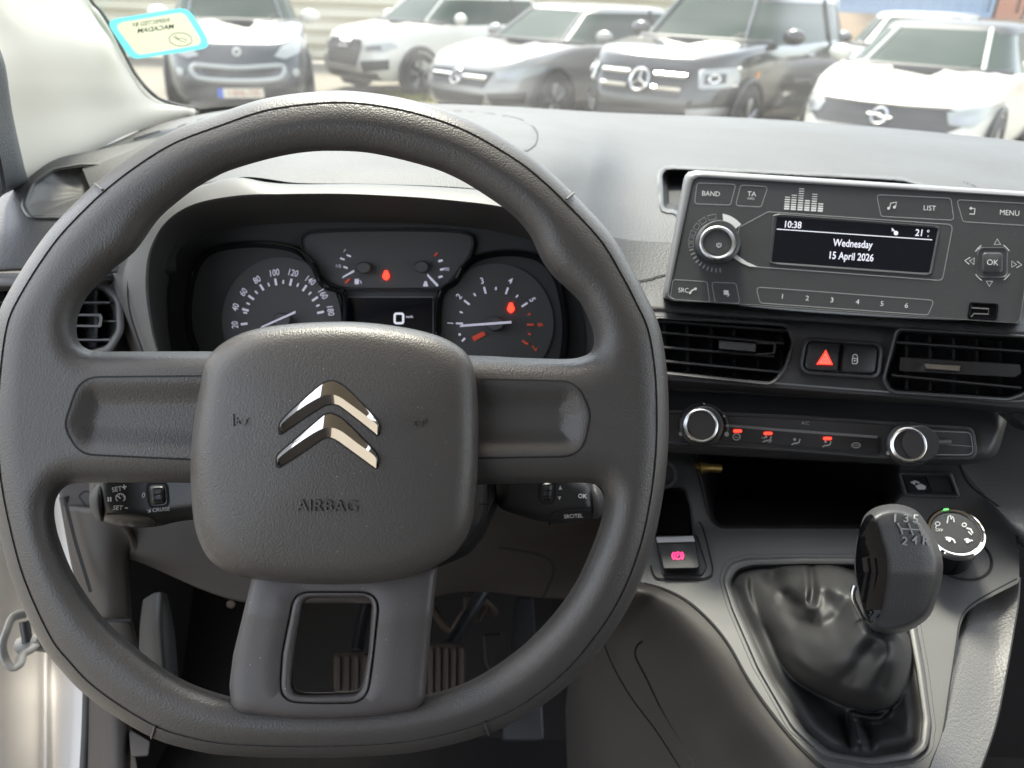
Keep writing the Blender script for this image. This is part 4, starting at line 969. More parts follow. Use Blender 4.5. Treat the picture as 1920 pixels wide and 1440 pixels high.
# cubby
cb = resample(cubby, 150)
def cin(x, y, k, dz): return P(1520 + (x - 1520) * (1 - k), 905 + (y - 905) * (1 - k), cd_(x, y) + dz)
loops('cubby', [[P(x, y, cd_(x, y) + .001) for x, y in inset(cb, -4)], [P(x, y, cd_(x, y) - .0015) for x, y in inset(cb, -1)], [P(x, y, cd_(x, y) + .001) for x, y in inset(cb, 3)], [P(x, y, cd_(x, y) + .02) for x, y in inset(cb, 5)], [cin(x, y, .10, .075) for x, y in cb], [cin(x, y, .25, .15) for x, y in cb]], M['dark'], con, False, True, 50)
M['brass'] = mat('tarnished_brass', (.30, .20, .06), .4, metal=.7)
bo = thing('brass_connector', 'small tarnished brass connector lying at the back of the dark cubby', 'connector', P(1325, 877, .70))
tube('barrel', [P(1303,876,.672), P(1318,877,.672), P(1332,877,.673), P(1350,878,.675)], [.0038, .0045, .0036, .0040], M['brass'], bo, 10)
tube('collar', [P(1312,876.5,.670), P(1320,877,.670)], .0052, M['brass'], bo, 10)
mat_ = slab('cubby_floor', rpoly([(1340,985,20),(1630,985,30),(1650,930,20),(1322,930,10)], 12), Plane((1345,988,.634),(1640,988,.62),(1500,900,.76)), [(0, -.004), (0, -.001)], M['dark'], con)
# slot for a phone in front of the parking brake
sl_ = resample(slot, 90)
loops('slot', [[P(x, y, cd_(x, y) + .001) for x, y in inset(sl_, -2.5)], [P(x, y, cd_(x, y) - .0008) for x, y in sl_], [P(x, y, cd_(x, y) + .006) for x, y in inset(sl_, 2.5)], [P(x, y, cd_(x, y) + .05) for x, y in inset(sl_, 9)]], M['dark'], con, False, True, 50)
lathe('power_socket', P(1243, 890, .646), (P(1243, 890, .6) - P(1243, 890, .646)), [(.012, 0), (.012, .002), (.009, .0024), (.009, -.01)], M['dark'], con)
# grained right flank
rows = [[(1911,1083,.570),(1872,1110,.573),(1838,1128,.570),(1818,1142,.566),(1806,1162,.56)],
        [(1908,1130,.560),(1876,1145,.562),(1845,1155,.560),(1816,1168,.555),(1800,1185,.551)],
        [(1899,1186,.548),(1872,1195,.549),(1845,1200,.546),(1815,1205,.542),(1794,1212,.538)],
        [(1884,1272,.524),(1860,1275,.524),(1835,1276,.522),(1805,1278,.518),(1783,1284,.515)],
        [(1866,1358,.502),(1845,1359,.501),(1822,1360,.499),(1792,1362,.495),(1769,1368,.491)],
        [(1838,1440,.482),(1815,1440,.480),(1795,1440,.478),(1765,1440,.474),(1744,1440,.471)],
        [(1790,1560,.455),(1770,1560,.452),(1750,1560,.449),(1730,1560,.445),(1705,1560,.442)]]
sheet('console_flank', [r_[::-1] for r_ in rows], M['side'], con, 9, 9)
loops('flank_side', [[P(*q) for q in cr([r_[0] for r_ in rows], 8, False)], [P(q[0] + 3, q[1], q[2] + .012) for q in cr([r_[0] for r_ in rows], 8, False)], [P(q[0] - 2, q[1] + 10, q[2] + .08) for q in cr([r_[0] for r_ in rows], 8, False)], [P(q[0] - 20, q[1] + 60, q[2] + .25) for q in cr([r_[0] for r_ in rows], 8, False)]], M['side'], con, False, False, 60, closed=False)
rline = cr([(1907,1085),(1849,1116),(1815,1139),(1800,1164),(1793,1208),(1780,1294),(1767,1376),(1746,1431),(1735,1470)], 8, False)
ribbon('flank_gap', rline, 3.2, lambda x, y: P(x, y, cd_(x, y) - .0035), M['gap'], con)
rl2 = cr([(1797,867),(1806,890),(1819,910),(1840,927),(1866,945),(1884,961),(1896,979),(1905,998),(1909,1030)], 8, False)
ribbon('flank_gap', rl2, 4, lambda x, y: P(x, y, min(cd_(x, y), .66) - .012), M['gap'], con)
# grained left flank
rows = [[(1150,1065,.625),(1207,1093,kd(1207,1093)),(1246,1104,kd(1246,1104)),(1289,1126,kd(1289,1126)),(1332,1164,kd(1332,1164)),(1367,1208,kd(1367,1208)),(1401,1268,kd(1401,1268)),(1436,1320,kd(1436,1320)),(1487,1384,kd(1487,1384)),(1543,1440,kd(1543,1440)),(1620,1530,kd(1620,1530))],
        [(1140,1085,.63),(1185,1110,.592),(1225,1130,.588),(1265,1160,.58),(1302,1200,.568),(1336,1245,.555),(1370,1300,.54),(1408,1355,.522),(1452,1410,.505),(1500,1470,.488),(1560,1560,.465)],
        [(1120,1120,.65),(1150,1150,.625),(1185,1175,.62),(1220,1210,.612),(1255,1250,.60),(1285,1300,.585),(1320,1350,.57),(1350,1400,.555),(1385,1450,.54),(1420,1510,.52),(1470,1600,.50)],
        [(1090,1180,.70),(1110,1220,.68),(1135,1260,.67),(1160,1300,.66),(1185,1340,.65),(1210,1385,.635),(1235,1430,.62),(1260,1480,.605),(1280,1530,.59),(1310,1600,.57),(1360,1700,.55)],
        [(1070,1250,.76),(1080,1300,.74),(1090,1350,.73),(1100,1400,.72),(1110,1450,.71),(1125,1500,.695),(1140,1550,.68),(1155,1600,.665),(1170,1650,.65),(1190,1720,.63),(1240,1800,.61)],
        [(1060,1330,.82),(1062,1400,.81),(1065,1460,.80),(1070,1520,.79),(1075,1570,.78),(1085,1620,.76),(1095,1670,.75),(1105,1720,.74),(1115,1770,.73),(1130,1820,.72),(1180,1900,.70)]]
lf = sheet('console_wall', rows, M['wall_side'], con, 9, 9)
lline = cr([(1207,1093),(1246,1104),(1289,1126),(1332,1164),(1367,1208),(1401,1268),(1436,1320),(1487,1384),(1543,1440),(1580,1480)], 8, False)
ribbon('wall_gap', lline, 3.2, lambda x, y: P(x, y, kd(x, y) - .0015), M['gap'], con)
ribbon('wall_groove', cr([(1205,1202),(1194,1212),(1192,1232),(1210,1268),(1240,1330),(1275,1390),(1310,1450)], 8, False), 4, lambda x, y: P(x, y, float(np.interp(y, [1200, 1230, 1330, 1450], [.602, .612, .592, .565]))), M['gap'], con)
ribbon('wall_groove', cr([(1132,1205),(1150,1250),(1185,1310),(1230,1370),(1275,1440)], 8, False), 3, lambda x, y: P(x, y, float(np.interp(y, [1200, 1250, 1330, 1450], [.652, .648, .625, .585]))), M['gap'], con)

# ------------------------------------------------------------------ parking brake
pbk = thing('parking_brake_switch', 'grey parking brake switch with chrome edge and glowing pink symbol', 'switch', pk.w(1272, 1040))
base = rpoly([(1222,1050,8),(1296,973,10),(1322,985,20),(1337,1040,14),(1338,1078,16),(1300,1086,12),(1226,1084,16)], 12, 6)
ribbon('base_gap', cr([(1297,972),(1312,980),(1320,998),(1332,1045),(1336,1070),(1328,1082),(1300,1086),(1240,1085),(1226,1078),(1220,1060)], 8, False), 3, lambda x, y: pk.w(x, y, .0012), M['gap'], pbk)
slab('base', rpoly([(1230,1006,4),(1306,1004,4),(1324,1062,8),(1316,1078,8),(1242,1078,8)], 8, 5), pk, [(-2, .0003), (-1, .001), (2, .0014)], M['dark'], pbk)
sw = slab('rocker', rpoly([(1231,1012,3),(1303,1010,3),(1313,1062,5),(1308,1067,5),(1243,1068,5)], 4, 4), pk, [(0, 0), (0, .007), (1.5, .009), (3, .0095)], M['stack'], pbk)
pq = Plane((1230,1006,pk.d(1230,1006)-.0085),(1304,1005,pk.d(1304,1005)-.0085),(1265,1017,pk.d(1265,1017)-.0125))
slab('chrome_edge', rpoly([(1230,1006.5,3),(1300,1004.5,3),(1304,1016,3),(1232,1018,3)], 3, 4), pq, [(0, -.004), (0, 0), (1.2, .0008)], M['strip'], pbk)  # chrome edge with its bright reflection put in as grey
k = Marks(lambda x, y: pk.w(x, y, .0099)); k.line(ell(1271,1042,6.5,6.5,16), 2, True).text('P', 1271, 1042, 6.5, 0, bold=.03)
k.line([(1271 + 10.5 * math.cos(R(a)), 1042 + 9 * math.sin(R(a))) for a in range(130, 231, 12)], 2.2).line([(1271 + 10.5 * math.cos(R(a)), 1042 + 9 * math.sin(R(a))) for a in range(-50, 51, 12)], 2.2); k.done('lit_symbol', M['pinklamp'], sw)

# ------------------------------------------------------------------ switch pair on the console
csw = thing('console_switch', 'black rectangular twin switch set in the console above the round dial', 'switch', P(1740, 908, .63))
ps = Plane((1690,890,cd_(1690,890)-.002),(1790,893,cd_(1790,893)-.002),(1740,928,cd_(1740,928)-.002))
fo = [(1686,886),(1782,888),(1798,931),(1698,928)]; fo = rpoly(fo, 3)
loops('surround', [[ps.w(x, y, h) for x, y in inset(resample(fo, 60), q)] for q, h in ((-3, .0), (-1, .0022), (1.5, .0024), (3, .001), (5, -.004))], M['console'], csw, False, False, 45)
q1 = slab('hill_descent_button', rpoly([(1692,892,2),(1734,893,2),(1744,924,2),(1703,923,2)], 2), ps, [(0, -.004), (0, 0), (1.5, .0012)], M['dark'], csw)
q2 = slab('blank_button', rpoly([(1737,893,2),(1777,894,2),(1790,925,2),(1747,924,2)], 2), ps, [(0, -.004), (0, 0), (1.5, .0012)], M['stack'], csw)
k = Marks(lambda x, y: ps.w(x, y, .0018)); k.poly([(1716,911),(1727,907),(1737,912),(1735,918),(1722,918)]).line([(1708,905),(1716,902),(1724,906)], 3).dot(1714,906,2.6); k.done('car_symbol', M['print'], q1)

# ------------------------------------------------------------------ drive mode dial
dl = thing('mode_dial', 'round rotary drive mode dial with bright chrome rim beside the gear knob', 'dial', pk.w(1794, 1030))
nrm = (pk.n + Vector((-.10, -.25, .0))).normalized()
dc = P(1791, 999, kd(1795, 1040) - .028)
rr = 50.0 * (kd(1795, 1040) - .028) / F
L_ = [(rr * .98, -.034), (rr * .97, -.006), (rr * 1.0, -.004)]
dk = lathe('body', dc, nrm, L_, M['gloss'], dl, cap=False)
lathe('chrome_rim', dc, nrm, [(rr * 1.0, -.005), (rr * 1.02, -.002), (rr * 1.0, .0006), (rr * .93, .0018), (rr * .86, .0014), (rr * .83, 0)], M['chrome'], dl, cap=False)
lathe('dial_face', dc, nrm, [(rr * .86, -.0008), (rr * .82, .0002), (rr * .7, .0006)], M['radio'], dl)
pdp = Plane((1790,1000,.5),(1800,1000,.5),(1790,1010,.5)); pdp.o = dc + nrm * .0010; pdp.n = nrm
k = Marks(lambda x, y: pdp.w(x, y, .0004))
k.line([(1776,981),(1778,968),(1782,966),(1784,974)], 2.4).line([(1785,968),(1788,972),(1789,979)], 2.2)
k.line(ell(1758,982,4.5,3.5,12), 1.6, True).text('OFF', 1761, 994, 5.6, 8).line([(1754,990),(1757,984)], 1.6)
k.line(ell(1808,984,4,3.5,10), 1.8, True).line([(1812,990),(1820,992),(1824,1000)], 3).line([(1815,996),(1822,1003)], 2)
k.line([(1774,1012),(1780,1008),(1788,1012),(1791,1018)], 3).dot(1780,1013,3).line([(1772,1008),(1778,1007)], 2)
k.line([(1808,1012),(1814,1010),(1820,1015)], 3).dot(1814,1015,3.4).line([(1820,1012),(1824,1014)], 2)
k.done('symbol', M['print'], dl)
k = Marks(lambda x, y: pdp.w(x, y, .0026)); k.line([(1769,955.5),(1774,954.6),(1779,955)], 3); k.done('green_mark', M['greenlamp'], dl)
lathe('dial_well', pk.w(1797, 1040, .0005), pk.n, [(rr * 1.20, 0), (rr * 1.12, .0006), (rr * 1.05, -.002), (rr * 1.03, -.01)], M['dark'], dl, cap=True)

# ------------------------------------------------------------------ gear lever
gl = thing('gear_lever', 'black manual gear lever with six-gear pattern knob above a leatherette gaiter', 'gear lever', pk.w(1600, 1280))
kn_o = cr([(1612,995),(1618,972),(1630,958),(1648,949),(1674,945),(1700,949),(1722,961),(1740,985),(1752,1006),(1762,1030),(1768,1054),(1766,1086),(1756,1126),(1743,1155),(1722,1173),(1697,1185),(1667,1191),(1646,1189),(1630,1178),(1620,1150),(1608,1105),(1602,1066),(1603,1035),(1606,1012)], 6)
def knob_h(X, Y, H):
    # turn the puffed body so that its crest runs down the left third: a ridge between the gloss side and the grained face
    rx = np.interp(Y, [945, 967, 1014, 1045, 1074, 1145, 1168, 1195], [1640, 1640, 1655, 1664, 1667, 1655, 1636, 1640])
    u = (X - rx)
    drop = np.where(u < 0, (-u) * .45 + u * u * .0095, u * .10 + np.maximum(u - 60, 0) ** 2 * .0035)
    low = np.maximum(Y - 1075, 0) * .28 + np.maximum(980 - Y, 0) ** 1.3 * .10
    return np.minimum(H, 78 - drop - low * .8) * 1.0
DK = .462
knb = inflate('knob', kn_o, [], 30, 78, DK, 2.5, M['knob'], gl, back=1.0, relax=5, dfun=lambda X, Y, H: np.minimum(H, smooth_k(X, Y, H)))  if False else None
def kdfun(X, Y, H):
    t = knob_h(X, Y, H)
    for _ in range(6): t = (np.roll(t, 1, 0) + np.roll(t, -1, 0) + np.roll(t, 1, 1) + np.roll(t, -1, 1)) / 4 * .9 + t * .1
    return np.where(H <= 0, H, np.minimum(H, t))
knb = inflate('knob', kn_o, [], 26, 84, DK, 2.5, M['knob'], gl, relax=4, dfun=kdfun)
inflate('knob_back', kn_o, [], 30, -60, DK, 5.0, M['knob'], gl, relax=2)
ins_o = cr([(1620,975),(1630,965),(1638,968),(1646,990),(1653,1014),(1660,1040),(1663,1074),(1658,1115),(1652,1146),(1646,1157),(1636,1163),(1627,1167),(1619,1140),(1610,1104),(1605,1070),(1605,1038),(1610,1000)], 6)
def insf(X, Y, H):
    D, _, _ = dist(kn_o, X, Y); t = np.clip(D / 26, 0, 1)
    Hb = 84 * np.sqrt(np.clip(1 - (1 - t) ** 2, 0, 1))
    return np.minimum(Hb, knob_h(X, Y, Hb)) + 1.3
inflate('gloss_insert', ins_o, [], 10, 10, DK, 2.5, M['gloss'], gl, relax=0, dfun=insf)
def ks(x, y):
    X, Y = np.array([[float(x)]]), np.array([[float(y)]]); D, _, _ = dist(kn_o, X, Y)
    Hb = 84 * np.sqrt(np.clip(1 - (1 - np.clip(D / 26, 0, 1)) ** 2, 0, 1))
    return P(x, y, DK - (min(Hb[0, 0], knob_h(X, Y, Hb)[0, 0]) + 1.2) * DK / F)
k = Marks(ks)
for t, x, y in (('1',1678,972),('3',1698.5,972.5),('5',1716,974),('2',1696,1015),('4',1715,1013),('R',1735,1015)): k.text(t, x, y, 15, 4, .0, sx=1.0, skew=.12, bold=.005)
for l in ([(1683,981.5),(1689,992)], [(1703,982),(1711.5,1003)], [(1722,982),(1729,1003)], [(1688,991.5),(1725,993)], [(1689,992),(1692,1002)]): k.line(l, 2.2)
o = k.done('shift_pattern', M['greyline'], knb)  # grey stands in for the lit edges of the embossed characters
sm = o.modifiers.new('raised', 'SOLIDIFY'); sm.thickness = .0006; sm.offset = 1
tube('collar', [P(x, y, .468) for x, y in cr([(1603,1098),(1599,1110),(1600,1124),(1608,1142),(1620,1165),(1632,1182),(1648,1191)], 5, False)], .0016, M['satin'], gl, 8)

# gaiter: a skirt held by the frame, and the bag that hangs over it and narrows to the knob
bag = cr([(1420,1068),(1470,1060),(1521,1062),(1570,1064),(1620,1090),(1660,1130),(1690,1175),(1704,1200),(1707,1240),(1698,1280),(1682,1312),(1658,1328),(1620,1330),(1575,1316),(1530,1296),(1490,1272),(1462,1235),(1440,1190),(1412,1130),(1404,1090)], 6)
neck = cr([(1604,1100),(1625,1085),(1660,1110),(1695,1160),(1703,1186),(1690,1198),(1655,1200),(1630,1192),(1610,1170),(1598,1135)], 6)
def kdv(X, Y): return np.vectorize(kd)(X, Y)
def sm(t): t = np.clip(t, 0, 1); return t * t * (3 - 2 * t)
def crease(X, Y, pts, wd, dep, lip=0.0):
    D, _, _ = dist(pts, X, Y, closed=False)
    return -dep * np.exp(-(D / wd) ** 2) + lip * np.exp(-((D - wd * 2.3) / (wd * 1.2)) ** 2)
def gaiter_h(X, Y, H):
    Dn, _, _ = dist(neck, X, Y); Dn = np.where(inside(neck, X, Y), 0, Dn)
    Db, _, _ = dist(bag, X, Y); ib = inside(bag, X, Y); Db = np.where(ib, Db, -Db)
    De, _, _ = dist(fr_i, X, Y)
    low = sm((Y - 1120) / 130.0)                              # the overhang only shows along the lower edges
    t = np.clip(Dn / 200, 0, 1)
    cone = .084 * (1 - t) ** 1.25 + .006 * np.sin(np.clip(t, 0, 1) * math.pi)
    rnd = np.sqrt(np.clip(1 - (1 - np.clip(Db / 34, 0, 1)) ** 2, 0, 1))
    hang = .030 * rnd * low
    bagh = cone + hang
    skirt = np.where(ib, bagh, .006 * sm(De / 30) - .010 * sm((De - 10) / 60) * low)
    h = np.where(ib, bagh * (rnd * low + (1 - low) * sm(Db / 70 + .35)), skirt)
    h += crease(X, Y, [(1519,1056),(1523,1085),(1524,1108),(1521,1128)], 5.5, .010, .004) * ib
    h += crease(X, Y, [(1474,1116),(1486,1128),(1500,1136)], 8, .003, .002) * ib
    h += crease(X, Y, [(1452,1086),(1470,1130),(1500,1165),(1540,1180),(1575,1160),(1592,1125)], 20, .010, .002) * ib
    h += crease(X, Y, [(1545,1120),(1566,1150),(1572,1185)], 18, .004, .001) * ib
    h += crease(X, Y, [(1470,1200),(1530,1225),(1600,1222),(1660,1205)], 26, .005) * ib
    h += crease(X, Y, [(1690,1192),(1680,1240),(1660,1290)], 12, .004, .001) * ib
    h += crease(X, Y, [(1560,1295),(1600,1262),(1640,1215)], 18, .004, .001) * ib
    ob = ~ib
    h += crease(X, Y, [(1600,1338),(1605,1362),(1610,1392)], 5, -.008) * ob
    h += crease(X, Y, [(1600,1338),(1622,1345),(1648,1346),(1664,1332)], 5, -.007) * ob
    h += crease(X, Y, [(1585,1345),(1590,1370),(1596,1392)], 9, .006) * ob
    h += crease(X, Y, [(1622,1360),(1628,1380),(1630,1396)], 10, .005) * ob
    h += .0012 * np.sin(X / 33 + Y / 41) * np.sin(Y / 29 - X / 57)
    for _ in range(5): h = (np.roll(h, 1, 0) + np.roll(h, -1, 0) + np.roll(h, 1, 1) + np.roll(h, -1, 1)) / 8 + h / 2
    return (h - .004) * F / kdv(X, Y)
inflate('gaiter', inset(fr_i, -3), [], 20, 0.0, kdv, 2.5, M['boot'], gl, dfun=gaiter_h, relax=0)

# ================================================================== pedals and footwell
def pedal(label, cx, cy, wd, hg, d, ribs, arm):
    t = thing('pedal', label, 'pedal', P(cx, cy, d))
    pl = Plane((cx - 50, cy - 40, d + .02), (cx + 50, cy - 40, d + .015), (cx, cy + 60, d - .01))
    slab('pad', rrect(cx - wd, cy - hg, cx + wd, cy + hg, 16, 6), pl, [(0, -.012), (0, -.002), (3, .001), (8, .002)], M['pedal'], t)
    for k in range(ribs):
        x = cx - wd + (k + .5) * 2 * wd / ribs
        slab('rib', rrect(x - wd / ribs * .55, cy - hg + 8, x + wd / ribs * .55, cy + hg - 6, 4, 3), pl, [(0, 0), (0, .004), (1.5, .0055)], M['pedal'], t)
    tube('arm', [P(*p) for p in arm], .008, M['dark'], t, 8)
pedal('brown dusty ribbed brake pedal showing beside the lower wheel spoke', 838, 1258, 36, 52, .86, 5, [(842,1215,.885),(868,1170,.94),(905,1110,1.0),(930,1060,1.02)])
pedal('worn ribbed clutch pedal glimpsed through the lower spoke window', 660, 1262, 34, 40, .90, 4, [(668,1225,.92),(676,1180,.96),(690,1120,1.02),(700,1070,1.04)])
ac_ = thing('accelerator_pedal', 'tall black accelerator pedal in the dark footwell beside the console', 'pedal', P(985, 1250, .95))
slab('pad', rpoly([(955,1200,8),(1010,1200,8),(1020,1390,10),(940,1390,10)], 8), Plane((950,1200,1.0),(1010,1200,.99),(980,1390,.93)), [(0, -.015), (0, 0), (4, .003)], M['dark'], ac_)
slab('arm', rpoly([(968,1120,4),(1000,1120,4),(1006,1205,4),(962,1205,4)], 4), Plane((950,1120,1.03),(1010,1120,1.02),(980,1200,.99)), [(0, -.02), (0, 0), (3, .003)], M['dark'], ac_)

fw = thing('footwell_bracket', 'dusty brown brackets and cable in the dark footwell above the pedals', 'bracket', P(880, 1130, 1.0))
tube('cable', [P(*q) for q in cr([(800,1120,.98),(840,1180,1.0),(870,1150,1.0),(905,1128,1.0),(930,1150,1.02)], 5, False)], .005, M['brown'], fw, 8)
slab('plate', rpoly([(868,1120,6),(895,1112,8),(915,1140,8),(900,1168,8),(872,1160,6)], 6), Plane((870,1120,1.0),(910,1120,1.0),(890,1165,.98)), [(0, -.01), (0, 0), (3, .003)], M['brown'], fw)
tube('rod', [P(850,1205,.93), P(878,1165,.96), P(900,1130,.99)], .006, M['dark'], fw, 8)
slab('bracket_foot', rpoly([(905,1190,6),(940,1185,8),(960,1260,10),(930,1290,10),(908,1240,8)], 6), Plane((900,1190,1.03),(950,1190,1.03),(930,1290,.98)), [(0, -.02), (0, 0), (4, .004)], M['lower'], fw)
slab('screw_head', ell(433, 1133, 9, 8, 16), Plane((420,1125,.70),(445,1125,.70),(433,1145,.70)), [(0, -.004), (0, .001), (2, .002)], M['brown'], fw)
# ================================================================== van body round the cabin
van = thing('van_body', 'white van body with cream windscreen pillar trim and open driver door frame', 'van', (0.4, 0.2, .6))
edge = [(60,-330,.66),(100,-200,.73),(135,-70,.80),(165,0,.85),(186,25,.87),(207,58,.89),(234,112,.925),(250,140,.945),(268,163,.965),(285,180,.985),(300,190,1.0),(330,200,1.03),(368,207,1.06)]
rows = [[(-330,-330,.42),(-180,-330,.46),(-60,-330,.55),(60,-330,.66)],
        [(-220,-170,.46),(-90,-170,.52),(20,-170,.62),(108,-170,.735)],
        [(-90,0,.52),(0,0,.58),(90,0,.70),(165,0,.85)],
        [(-20,80,.56),(60,80,.64),(140,80,.76),(218,80,.905)],
        [(0,150,.58),(80,150,.68),(170,150,.82),(258,152,.955)],
        [(20,230,.63),(105,215,.74),(200,200,.88),(300,190,1.0)],
        [(46,318,.69),(130,285,.79),(235,232,.93),(368,206,1.06)],
        [(52,340,.72),(140,305,.82),(245,250,.95),(372,214,1.07)]]
sheet('pillar_trim', rows, M['cream'], van, 9, 9)
tube('pillar_lip', [P(x - 6, y + 3, d_ - .002) for x, y, d_ in cr(edge, 6, False)], [.007] * (len(cr(edge, 6, False))), M['cream'], van, 10, flat=.6)
tube('windscreen_seal', [P(x + 2, y - 2, d_ + .004) for x, y, d_ in cr(edge, 6, False)], .003, M['rubber'], van, 8)
rows = [[(-260,-60,.47),(-120,-20,.49),(-22,70,.55),(-14,60,.57)],[(-140,120,.50),(-60,120,.52),(0,120,.565),(10,120,.59)],[(-140,210,.53),(-50,210,.55),(14,210,.605),(24,212,.635)],[(-120,310,.57),(-20,320,.60),(28,326,.65),(50,326,.70)],[(-120,370,.62),(-20,376,.63),(12,362,.68),(50,345,.72)]]
sheet('door_trim', rows, M['frame'], van, 8, 8)
ribbon('door_gap', [(-4,290),(2,318),(8,352),(6,362)], 7, lambda x, y: P(x, y, .585), M['gap'], van)
# white sheet metal of the door aperture, with its pressings
rows = [[(-160, 880, 0.7), (-40, 880, 0.72), (14, 880, 0.8), (66, 880, 0.82), (84, 880, 0.815), (108, 880, 0.795), (128, 880, 0.68)], [(-160, 1000, 0.7), (-40, 1000, 0.72), (14, 1000, 0.8), (66, 1000, 0.82), (84, 1000, 0.815), (108, 1000, 0.79), (138, 1000, 0.68)], [(-160, 1130, 0.7), (-40, 1130, 0.71), (14, 1130, 0.79), (66, 1130, 0.81), (84, 1130, 0.8), (108, 1130, 0.78), (152, 1130, 0.68)], [(-160, 1240, 0.69), (-40, 1240, 0.7), (14, 1240, 0.775), (66, 1240, 0.795), (84, 1240, 0.78), (108, 1240, 0.785), (157, 1240, 0.69)], [(-160, 1330, 0.68), (-40, 1330, 0.69), (14, 1330, 0.755), (66, 1330, 0.775), (84, 1330, 0.755), (108, 1330, 0.765), (158, 1330, 0.69)], [(-160, 1440, 0.67), (-40, 1440, 0.68), (14, 1440, 0.735), (66, 1440, 0.755), (84, 1440, 0.735), (108, 1440, 0.745), (154, 1440, 0.68)], [(-160, 1600, 0.66), (-40, 1600, 0.67), (14, 1600, 0.71), (66, 1600, 0.735), (84, 1600, 0.72), (108, 1600, 0.72), (150, 1600, 0.66)]]
sheet('door_aperture', rows, M['sill'], van, 8, 8)
tube('door_seal', [P(*q) for q in cr([(122,930,.632),(140,1030,.636),(158,1120,.640),(166,1200,.645),(166,1280,.648),(164,1360,.645),(160,1440,.640),(156,1520,.635)], 6, False)], .0045, M['rubber'], van, 10)
rows = [[(166,1300,.645),(200,1300,.625),(235,1310,.63),(250,1330,.66)],[(166,1380,.64),(205,1385,.62),(238,1390,.625),(246,1400,.66)],[(162,1520,.63),(205,1520,.61),(236,1520,.615),(242,1520,.65)]]
sheet('sill_trim', rows, M['lower'], van, 7, 7)
slab('pocket_tab', rpoly([(241,1366,6),(282,1390,4),(279,1418,6),(246,1420,6)], 4), Plane((240,1360,.63),(285,1390,.63),(250,1420,.615)), [(0, -.01), (0, 0), (2, .002)], M['spoke'], van)
# door check link by the hinge
dcl = thing('door_check', 'pale painted door check link and bolt beside the open door frame', 'door check', P(40, 1190, .70))
tube('link', [P(*q) for q in cr([(48,1150,.71),(24,1158,.70),(12,1185,.69),(5,1210,.685),(10,1235,.685),(22,1252,.685),(36,1246,.69),(42,1228,.70),(58,1218,.705),(66,1210,.71)], 6, False)], .0048, M['check'], dcl, 10, flat=.6)
tube('pin', [P(46, 1165, .715), P(52, 1205, .712)], .0045, M['dark'], dcl, 10)
tube('arm', [P(40, 1210, .72), P(70, 1204, .715), P(110, 1210, .73)], .008, M['check'], dcl, 10)
# roof, far side, bulkhead and floor of the cabin
def quad(name, pts, m, par=van, n=6, bulge=0):
    A_, B_, C_, D_ = (Vector(p) for p in pts); V = []; Fc = []
    nn = (B_ - A_).cross(D_ - A_).normalized()
    for i in range(n + 1):
        for j in range(n + 1):
            s, t = i / n, j / n
            V.append(A_ * (1 - s) * (1 - t) + B_ * s * (1 - t) + C_ * s * t + D_ * (1 - s) * t + nn * bulge * math.sin(s * math.pi) * math.sin(t * math.pi))
    for i in range(n):
        for j in range(n):
            k = i * (n + 1) + j; Fc.append((k, k + 1, k + n + 2, k + n + 1))
    return mesh(name, V, Fc, m, par)
ZR = 1.94
quad('driver_door', [(-.62,1.0,.48),(-1.40,.42,.48),(-1.40,.42,1.30),(-.62,1.0,1.30)], M['cream'])
quad('roof', [(-.52,-.7,ZR),(1.32,-.7,ZR),(1.32,.60,ZR-.02),(-.52,.60,ZR-.02)], M['roofliner'], bulge=.04)
quad('far_door', [(1.30,-1.1,.55),(1.30,1.15,.55),(1.30,1.15,1.0),(1.30,-1.1,.95)], M['lower'])  # unseen; top cut low to let side light reach the console
quad('far_pillar', [(1.30,.52,ZR),(1.30,.62,ZR),(1.28,1.15,1.28),(1.28,1.02,1.28)], M['cream'])
quad('cabin_floor', [(-.60,-1.1,.60),(1.30,-1.1,.60),(1.30,.75,.60),(-.60,.75,.60)], M['carpet'])
quad('firewall', [(-.60,.75,.60),(1.30,.75,.60),(1.30,1.12,1.05),(-.60,1.12,1.05)], M['carpet'])
quad('cowl', [(-.60,1.12,1.05),(1.30,1.12,1.05),(1.30,1.20,1.34),(-.42,1.20,1.34)], M['carpet'])
quad('rear_light_block', [(-.52,-.75,.55),(1.32,-.75,.55),(1.32,-.75,ZR),(-.52,-.75,ZR)], M['lower'])  # unseen dark sheet, added to cut the light from behind
quad('footwell_light_block', [(-.46,.64,.60),(-.47,1.2,.60),(-.47,1.2,1.36),(-.43,.66,1.28)], M['carpet'])  # added dark sheet that keeps door light out of the footwell
# ------------------------------------------------------------------ windscreen
gm = bpy.data.materials.new('dusty_glass'); gm.use_nodes = True; t_ = gm.node_tree; t_.nodes.clear()
out = t_.nodes.new('ShaderNodeOutputMaterial'); tr = t_.nodes.new('ShaderNodeBsdfTransparent'); tr.inputs[0].default_value = (.78, .82, .80, 1)
gs = t_.nodes.new('ShaderNodeBsdfGlossy'); gs.inputs['Roughness'].default_value = .02; gs.inputs[0].default_value = (1, 1, 1, 1)
tl = t_.nodes.new('ShaderNodeBsdfTranslucent'); tl.inputs[0].default_value = (.85, .85, .82, 1)
lw = t_.nodes.new('ShaderNodeLayerWeight'); lw.inputs[0].default_value = .5
pw = t_.nodes.new('ShaderNodeMath'); pw.operation = 'POWER'; pw.inputs[1].default_value = 4.0
ml = t_.nodes.new('ShaderNodeMath'); ml.operation = 'MULTIPLY_ADD'; ml.inputs[1].default_value = .45; ml.inputs[2].default_value = .05
t_.links.new(lw.outputs['Facing'], pw.inputs[0]); t_.links.new(pw.outputs[0], ml.inputs[0])
m1_ = t_.nodes.new('ShaderNodeMixShader'); m2_ = t_.nodes.new('ShaderNodeMixShader'); m2_.inputs[0].default_value = GLASSDUST
